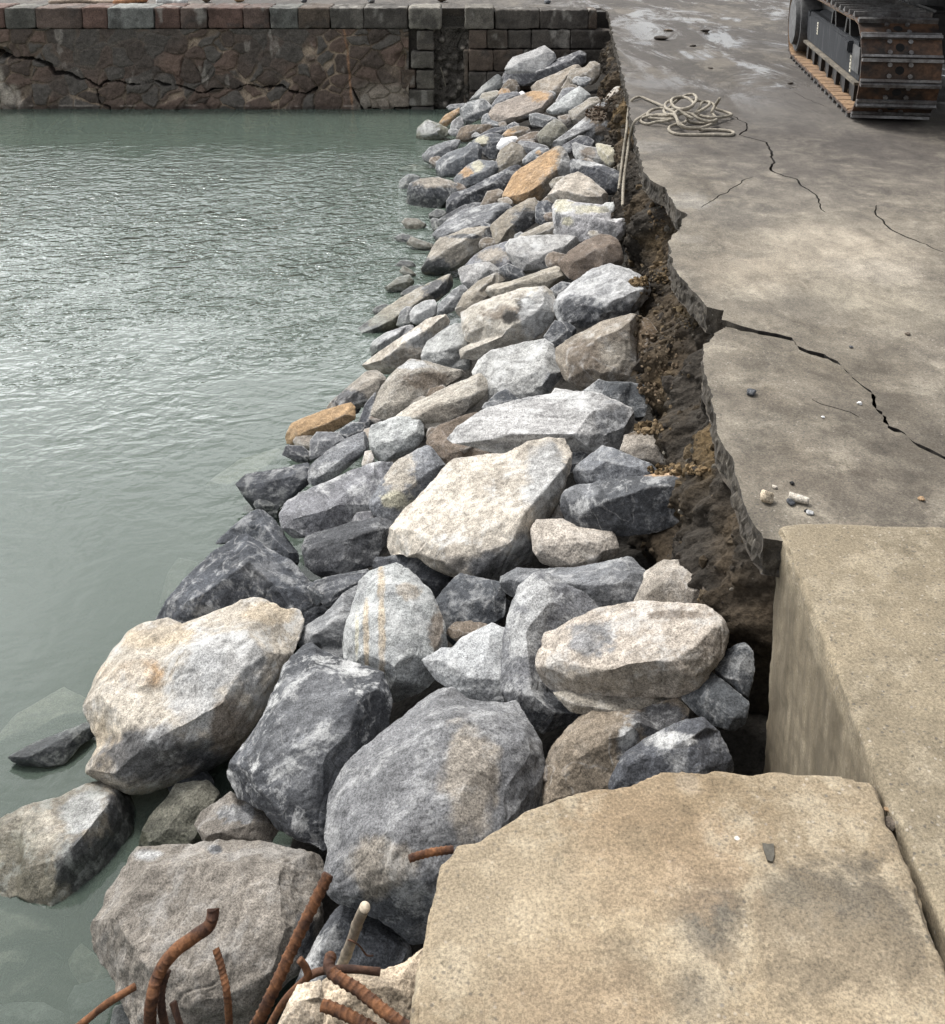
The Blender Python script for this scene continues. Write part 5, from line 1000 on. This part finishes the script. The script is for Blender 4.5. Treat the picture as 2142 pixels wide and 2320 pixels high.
rebar('J', '1380,2000 1420,1894 1480,1790 1560,1700 1610,1650 1600,1600 1568,1558', [.86, .95, 1.0, 1.03], 40, 'thin kinked rusty rod beside the long straight rebar', M_RUST, False)
rebar('K', '930,1440 820,1373 720,1300 560,1170 430,1090 385,1030 398,962', [1.12, 1.12, 1.12, 1.12], 74, 'thick orange ribbed rebar curling over the broken concrete')
rebar('K', '345,1262 450,1300 590,1373 700,1440', [1.08, 1.08, 1.08], 74, 'stub of ribbed rebar under the curling bar at the bottom edge')
rebar('K', '268,1085 340,1058 500,1045 690,1062', [1.0, 1.0, .98], 44, 'dark brown bar lying flat across the broken concrete', M_RUST2, False)
rebar('K', '865,385 960,355 1060,338 1130,330', [1.12, 1.12, 1.12], 48, 'short threaded rebar stub poking out of the slab over the blue grey boulder')
rebar('J', '905,1780 940,1894 985,2000', [.93, .9, .85], 36, 'thin rusty bar behind the foot of the thick S bent bar', M_RUST2, False)
P = resample(catmull([at_z(q[0], q[1], z) for q, z in zip(pts('K', '455,1040 515,890 558,765 597,680'), (.92, .98, 1.03, 1.08))], 8), .004)
v, f = tube(P, lambda s, a: .0105 * (1 + .12 * (abs((s % .07) - .035) < .004)), 12)
stake = link_mesh('wooden_stake', v, f, mat_rust('grey_wood', (.27, .235, .18), (.15, .115, .085), .9, 60, 0), loc=P[0]); tag(stake, 'thin grey wooden stake with a pale cut end standing among the rebar', 'stake')
v2 = [P[-1] + (p - P[-1]) * 1.0 for p in np.array(v[-12:])]; d_ = (P[-1] - P[-2]) / np.linalg.norm(P[-1] - P[-2])
o = link_mesh('cut_end', [p + d_ * .001 for p in v2] + [p + d_ * .004 for p in v2], [tuple(range(12, 24))] + [(i, (i + 1) % 12, 12 + (i + 1) % 12, 12 + i) for i in range(12)], mat_rust('fresh_wood', (.55, .48, .38), (.5, .42, .32), .9, 80, 0), stake, loc=P[0]); o.location = (0, 0, 0)
W_ = resample(catmull([at_z(q[0], q[1], z) for q, z in zip(pts('K', '500,870 530,880 570,910 610,962 650,965'), (1.0, 1.0, .99, .97, .97))], 6), .004)
v, f = tube(W_, lambda s, a: .0018, 6); o = link_mesh('tie_wire', v, f, M_RUST2, stake, loc=P[0]); o.location = (0, 0, 0)

# ================================================================== ROPE
rope_px = pts('S', '0,0')
VIEWS['R'] = (1400, 180, 6.16)
RP = pts('R', '640,370,2 540,420,1 440,455,1 425,490,1 560,500,2 720,500,3 800,470,3 690,410,3 660,360,3 700,310,3 820,270,4 950,250,5 1060,330,5 1000,400,4 900,430,3 760,420,3 650,420,2 670,480,2 760,530,2 900,470,4 1030,480,4 1120,540,3 1230,580,2 1330,580,2 1380,560,2 1350,600,1 1240,650,1 1130,680,1 1000,685,1.5 900,640,2 830,560,3 800,480,4 850,430,5 930,480,4 1040,540,3 960,500,3 1080,470,3 1200,410,4 1280,350,4 1270,310,3 1180,320,3 1130,410,3 1090,470,2 1180,510,2 1330,530,2 1480,520,1 1590,490,1 1500,450,1 1380,410,2 1330,340,3 1230,310,3 1080,290,4 1000,270,5 900,240,5 780,260,5 750,310,5 790,380,4 900,410,5 1030,370,6 1100,280,6 1080,220,5 1010,205,5 900,240,4 780,330,3 700,400,2 580,400,1.5 450,440,1 420,520,1 560,550,1 720,550,2 830,530,2.5 700,570,2 550,590,1 420,620,0 330,590,0 325,550,0 420,510,1.5 600,490,2.5 780,490,4 830,560,4 860,630,3 960,670,2 1130,680,1.5 1160,700,.5 1300,700,0 1450,705,0 1580,720,0 1620,750,0 1560,775,0 1400,770,0 1230,770,0 1000,770,0 830,760,0 730,720,0 720,670,.5 790,630,1.5 930,600,1.5 970,560,1.5 1000,590,.5 1140,610,0 1290,600,.5 1380,560,1 1330,480,2 1320,440,3 1370,350,5 1425,265,9')
ROPE_R = .0108
coil = [at_z(p[0], p[1], ZD + ROPE_R + p[2] * .0185) for p in RP]
s1 = [on_bank(p[0], p[1], .05) for p in pts('N', '160,1075 165,960 182,830 198,720')] + [at_z(*pts('N', '222,640')[0], ZD + .015), at_z(*pts('N', '255,612')[0], ZD + .018), at_z(*pts('N', '300,585')[0], ZD + .02)]
s2 = [at_z(*pts('N', '375,556')[0], ZD + .02), at_z(*pts('N', '310,528')[0], ZD + .015), at_z(*pts('N', '255,508')[0], ZD + .016), at_z(*pts('N', '212,520')[0], ZD + .016)] + [on_bank(p[0], p[1], .05) for p in pts('N', '192,570 181,680 166,780 151,900 136,1020')]
path = catmull(s1 + coil[2:], 9); path = resample(path, .006)
def strand(s, a): return ROPE_R * (.86 + .20 * abs(math.cos(1.5 * (a + s * 62))))
v, f = tube(path, strand, 12)
M_ROPE = mat_rust('manila_rope', (.33, .295, .235), (.23, .205, .165), .95, 90, 0)
rope = link_mesh('rope', v, f, M_ROPE, loc=coil[0]); tag(rope, 'loosely coiled pale rope on the deck, its strands hanging down the bank', 'rope')
v, f = tube(resample(catmull(s2, 9), .006), strand, 12); o = link_mesh('hanging_strand', v, f, M_ROPE, rope, loc=coil[0]); o.location = (0, 0, 0)

# ================================================================== EXCAVATOR
A_, B_ = at_z(1918, 264, ZD), at_z(1792, 134, ZD); U = (B_ - A_)[:2]; LT = np.linalg.norm(U); U /= LT; Wd = np.array([U[1], -U[0]]); TW = .54; RT = .385
exc = empty('excavator', tuple(A_), 'dark muddy crawler excavator on steel tracks standing on the deck', 'excavator'); exc.rotation_euler = (0, 0, math.atan2(U[1], U[0]) - math.pi / 2)
# local axes: x = to the right of the track, y = rearwards, z = up
def paint(name, a, b, rough=.6, sc=14, metal=.3): return mat_rust(name, a, b, rough, sc, metal)
M_PAD = mat_rust('track_steel', (.024, .019, .016), (.10, .054, .031), .6, 30, .35); M_PADIN = mat_rust('dried_mud', (.26, .165, .09), (.17, .105, .06), .9, 40, 0); M_GRIP = mat_rust('worn_steel', (.21, .205, .20), (.11, .10, .095), .45, 40, .5)
M_FRAME = mat_frame(); M_BLACK = paint('oily_black', (.012, .012, .013), (.03, .027, .025), .6, 20, .1); M_HOLE = paint('pad_hole_dark', (.004, .004, .004), (.006, .006, .006), .9, 9, 0)
M_GREY = paint('grey_cover', (.12, .12, .12), (.065, .065, .065), .7, 20, .2); M_TAN = mat_rust('muddy_lip', (.17, .145, .11), (.09, .078, .06), .9, 40, 0); M_STICK = mat_rust('cream_sticker', (.62, .58, .47), (.5, .46, .37), .7, 50, 0)
PIT = .178
pad = bpy.data.meshes.new('track_shoe')
mb = MB(); mi = []
def addm(fn, m, *a):
    k = len(mb.f); fn(*a); mi.extend([m] * (len(mb.f) - k))
addm(mb.box, 0, TW / 2, 0, .0, TW, PIT * .97, .018)                       # plate; outer side is -z
addm(mb.box, 1, TW / 2, 0, .013, TW * .985, PIT * .9, .008)
addm(mb.box, 2, TW / 2, -PIT * .40, -.026, TW, .022, .040)
addm(mb.box, 2, TW / 2, PIT * .40, -.018, TW, .018, .022)
for bx in (.19, .33):
    for by in (-.04, .04): addm(mb.cyl, 2, (bx, by, -.014), 2, .017, .018, 8)
addm(mb.cyl, 3, (.26, 0, -.0095), 2, .030, .004, 18)  # flat disc painted black for the shade inside the hole
po = mb.build('track_shoe', M_PAD); pad = po.data
for m in (M_PADIN, M_GRIP, M_HOLE): pad.materials.append(m)
pad.polygons.foreach_set('material_index', np.array(mi, dtype=np.int32)); bpy.data.objects.remove(po)
def track(x0, parts=True):
    per = 2 * LT + 2 * math.pi * RT; n = int(per / PIT); out = []
    for k in range(n):
        s = (k + .5) * per / n
        if s < LT: y, z, th = s, 0, 0
        elif s < LT + math.pi * RT: a = (s - LT) / RT; y, z, th = LT + RT * math.sin(a), RT - RT * math.cos(a), a
        elif s < 2 * LT + math.pi * RT: y, z, th = LT - (s - LT - math.pi * RT), 2 * RT, math.pi
        else: a = (s - 2 * LT - math.pi * RT) / RT; y, z, th = -RT * math.sin(a), RT + RT * math.cos(a), math.pi + a
        o = bpy.data.objects.new('track_shoe', pad); COL.objects.link(o); o.parent = exc; o.location = (x0, y, z + .045 * math.cos(th) * 1 if th == 0 else z + .045 * math.cos(th)); o.location[1] = y - .045 * math.sin(th); o.rotation_euler = (th, 0, 0)
track(0)
def ring(y0, y1, z, r0, r1, x0, x1, name, mat):
    m = MB(); pl = []
    for r in (r1,):
        pl = [(y1 + r * math.sin(a), z - r * math.cos(a)) for a in np.linspace(0, math.pi, 20)] + [(y0 - r * math.sin(a), z + r * math.cos(a)) for a in np.linspace(0, math.pi, 20)]
    m.prism(pl, 0, x0, x1); return m.build(name, mat, exc)
ring(0, LT, RT, 0, RT - .05, .22, .33, 'track_chain', M_BLACK)
m = MB(); m.prism([(.10, .24), (2.45, .24), (2.6, .36), (2.55, .53), (.05, .49), (.02, .36)], 0, .085, .45); fr = m.build('track_frame', M_FRAME, exc, bevel=.012)
m = MB(); m.box(.075, 1.27, .235, .05, 2.4, .022); m.build('frame_lip', M_TAN, fr)
m = MB(); m.prism([(.085, .53), (.085, .49), (.26, .575), (.45, .575), (.45, .49)], 1, .15, 2.4); m.build('sloped_cover', M_FRAME, fr, bevel=.008)
for yy in (.72, 1.32):
    m = MB(); m.prism([(yy - .13, .52), (yy - .06, .70), (yy + .06, .70), (yy + .13, .52), (yy + .08, .52), (yy + .035, .645), (yy - .035, .645), (yy - .08, .52)], 0, .10, .22); m.build('carrier_bracket', M_BLACK, fr)
    m = MB(); m.cyl((.27, yy, .68), 0, .055, .22, 20); m.build('carrier_roller', M_GREY, fr)
for yy in (.50,):
    m = MB(); m.box(.07, yy, .47, .06, .26, .09); m.build('step_box', M_FRAME, fr, bevel=.01)
m = MB(); m.box(.081, .22, .40, .012, .26, .20); m.build('recess_panel', M_GREY, fr, bevel=.004)
for i in range(7):
    yy = .2 + i * .36
    m = MB(); m.cyl((.28, yy, .155), 0, .10, .30, 22); m.build('track_roller', M_BLACK, exc)
    m = MB(); m.prism([(yy + .08, .225), (yy + .20, .225), (yy + .17, .06), (yy + .11, .06)], 0, .10, .13); m.build('roller_guard', M_BLACK, exc)
m = MB(); m.cyl((.16, LT, RT), 0, .30, .26, 40); m.cyl((.02, LT, RT), 0, .235, .06, 40); m.build('drive_hub', M_GREY, exc, bevel=.01)
m = MB(); m.cyl((.27, 0, RT), 0, .30, .14, 36); m.cyl((.27, 0, RT), 0, .10, .30, 24); m.build('idler_wheel', M_BLACK, exc)
for yy, zz, hh in ((.42, .335, .13), (1.95, .42, .11)):                    # worn stickers
    m = MB(); m.box(.083, yy, zz, .004, .05, hh); st = m.build('sticker', M_STICK, fr)
    m = MB()
    for k, (dz, w) in enumerate(((.33, .024), (.12, .030), (-.10, .022), (-.30, .030))): m.box(.0805, yy + (.006 if k % 2 else -.005), zz + dz * hh, .001, w, .010)
    m.build('lettering', M_BLACK, st)
# second track, undercarriage and upper body (they shade the deck behind)
track(TW + 1.55)
ring(0, LT, RT, 0, RT - .05, TW + 1.70, TW + 1.98, 'track_chain', M_BLACK)
m = MB(); m.prism([(TW + 1.55, .30), (TW - .1, .30), (TW + .2, .72), (TW + 1.3, .72)], 1, .7, 2.2); m.build('undercarriage', M_BLACK, exc, bevel=.02)
m = MB(); m.cyl((1.35, 1.45, .82), 2, .62, .26, 40); m.build('slew_ring', M_BLACK, exc)
m = MB(); m.prism([(-.35, 1.02), (3.6, 1.02), (3.9, 1.3), (3.9, 2.1), (1.2, 2.2), (-.35, 1.9)], 0, -.05, 2.75); m.build('upper_body', M_BLACK, exc, bevel=.03)

# ================================================================== odds and ends on the far quay
def far_tube(path, r, name, mat, label, cat):
    P = resample(catmull([at_z(p[0], p[1], ZD + r) for p in pts('S', path)], 8), .05); v, f = tube(P, lambda s, a: r * (1 + .04 * math.sin(s * 20)), 10); return tag(link_mesh(name, v, f, mat, loc=P[0]), label, cat)
M_PALE = mat_rust('pale_hose', (.36, .28, .21), (.27, .21, .16), .8, 20, 0); M_WHT = mat_rust('white_plastic', (.6, .6, .57), (.45, .45, .42), .6, 20, 0)
far_tube('112,6 150,3 200,2 236,5 270,5', .035, 'hose', M_PALE, 'pale brown hose lying on the far quay behind the coping', 'hose')
far_tube('262,7 290,2 330,-3', .05, 'pipe', mat_rust('orange_plastic', (.42, .2, .09), (.35, .17, .08), .7, 30, 0), 'short orange pipe on the far quay', 'pipe')
far_tube('355,4 385,3 420,5', .06, 'bag', M_WHT, 'white sack on the far quay beside the orange pipe', 'sack')
for i, (px, py, c, l) in enumerate(((312, 6, 'w', 'white lump'), (470, 5, 'e', 'brown clod'), (540, 4, 'o', 'rust coloured scrap'), (690, 5, 'd', 'dark clod'), (840, 6, 'l', 'pale stone'), (1000, 4, 'e', 'low brown heap'), (1240, 8, 'd', 'dark mud clod'))):
    pebble('S', px, py, .08 + .03 * (i % 3), c, l + ' lying on the far quay behind the wall', name='clod' if c in 'ed' else 'stone', cat='debris', seed=30 + i)
for i, (px, py, r, l) in enumerate(((1515, 70, .09, 'reddish brown clod of mud on the wet deck'), (1500, 90, .13, 'flat dark mud clod on the wet deck, nearest the edge'), (1600, 72, .10, 'dark mud clod beside the churned mud'), (1570, 105, .06, 'small dark crumb on the deck'), (1610, 155, .05, 'small dark crumb before the pale puddle'), (1790, 190, .05, 'dark crumb by the front of the excavator track'))):
    pebble('S', px, py, r, 'e' if i == 0 else 'm', l, name='mud_clod', sq=(1, .7, .25), cat='mud', seed=50 + i)

# ---- loose soil fallen on the rocks and at the foot of the bank
_bk = A_BANK
def bank_x(y, z):
    i = int((y - 2.2) / 13.0 * (_bk.shape[0] - 1)); j = int((ZD - .06 - z) / (ZD + .04) * (_bk.shape[1] - 1)); return float(_bk[i, j, 0]) if 0 <= i < _bk.shape[0] and 0 <= j < _bk.shape[1] else None
def soil_patch():
    rr = np.random.RandomState(5); V, Fc, C_ = [], [], []; bm = bmesh.new(); bmesh.ops.create_icosphere(bm, subdivisions=1, radius=1); bv = np.array([v.co[:] for v in bm.verts]); bf = [[v.index for v in f.verts] for f in bm.faces]; bm.free()
    bpy.context.view_layer.update(); dg = bpy.context.evaluated_depsgraph_get()
    for view, cx, cy, rx, ry, n, col in (('B', 1180, 960, 170, 90, 260, (.085, .06, .042)), ('E', 1700, 680, 60, 28, 150, (.19, .135, .075)), ('G', 1650, 468, 130, 20, 170, (.22, .155, .085)), ('G', 1530, 300, 60, 25, 120, (.20, .145, .085)),
                                        ('M', 360, 760, 150, 260, 110, (.10, .078, .052)), ('M', 540, 700, 110, 110, 110, (.13, .098, .058)), ('M', 400, 200, 110, 150, 120, (.14, .10, .06)), ('M', 340, 1000, 120, 200, 120, (.2, .15, .1)), ('B', 1300, 800, 160, 160, 200, (.10, .075, .055)), ('M', 360, 500, 60, 60, 100, (.18, .13, .075))):
        for _ in range(n):
            a = rr.uniform(0, 2 * math.pi); q = math.sqrt(rr.uniform(0, 1)); x, y = pts(view, '%g,%g' % (cx + rx * q * math.cos(a), cy + ry * q * math.sin(a)))[0]
            d = Vector(ray(x, y)).normalized(); hit, loc, nor, idx, ob, mt = scene.ray_cast(dg, Vector(CAM), d)
            if not hit or ob.name.startswith(('water', 'quay_deck', 'rope', 'hanging')): continue
            r = float(np.clip(rr.lognormal(-5.05, .5), .003, .022)); cc = bv * (1 + rr.uniform(-.35, .35, (len(bv), 1))) * r * rr.uniform(.6, 1.2, 3) + np.array(loc) + np.array(nor) * r * .3
            k = len(V); V += [tuple(p) for p in cc]; Fc += [[i + k for i in f] for f in bf]; C_ += [np.array(col) * rr.uniform(.6, 1.35)] * len(bv)
    for _ in range(2600):
        y = 2.5 + 12 * rr.uniform() ** 1.5; z = rr.uniform(.45, ZD - .1); k_ = rr.randint(0, 1); x = bank_x(y, z)
        if x is None: continue
        r = float(np.clip(rr.lognormal(-4.55, .6), .005, .06)) * (.6 + .06 * y); cc = bv * (1 + rr.uniform(-.35, .35, (len(bv), 1))) * r * rr.uniform(.6, 1.2, 3) + np.array([x, y, z])
        k = len(V); V += [tuple(p) for p in cc]; Fc += [[i + k for i in f] for f in bf]; C_ += [np.array([(.05, .042, .034), (.085, .066, .045), (.12, .09, .055), (.16, .145, .12)][rr.choice(4, p=[.45, .3, .17, .08])]) * rr.uniform(.7, 1.3)] * len(bv)
    o = link_mesh('loose_soil', V, Fc, M_SOIL, smooth=False); set_col(o, 'tint', np.array(C_)); tag(o, kind='stuff')
build_rocks()
soil_patch()
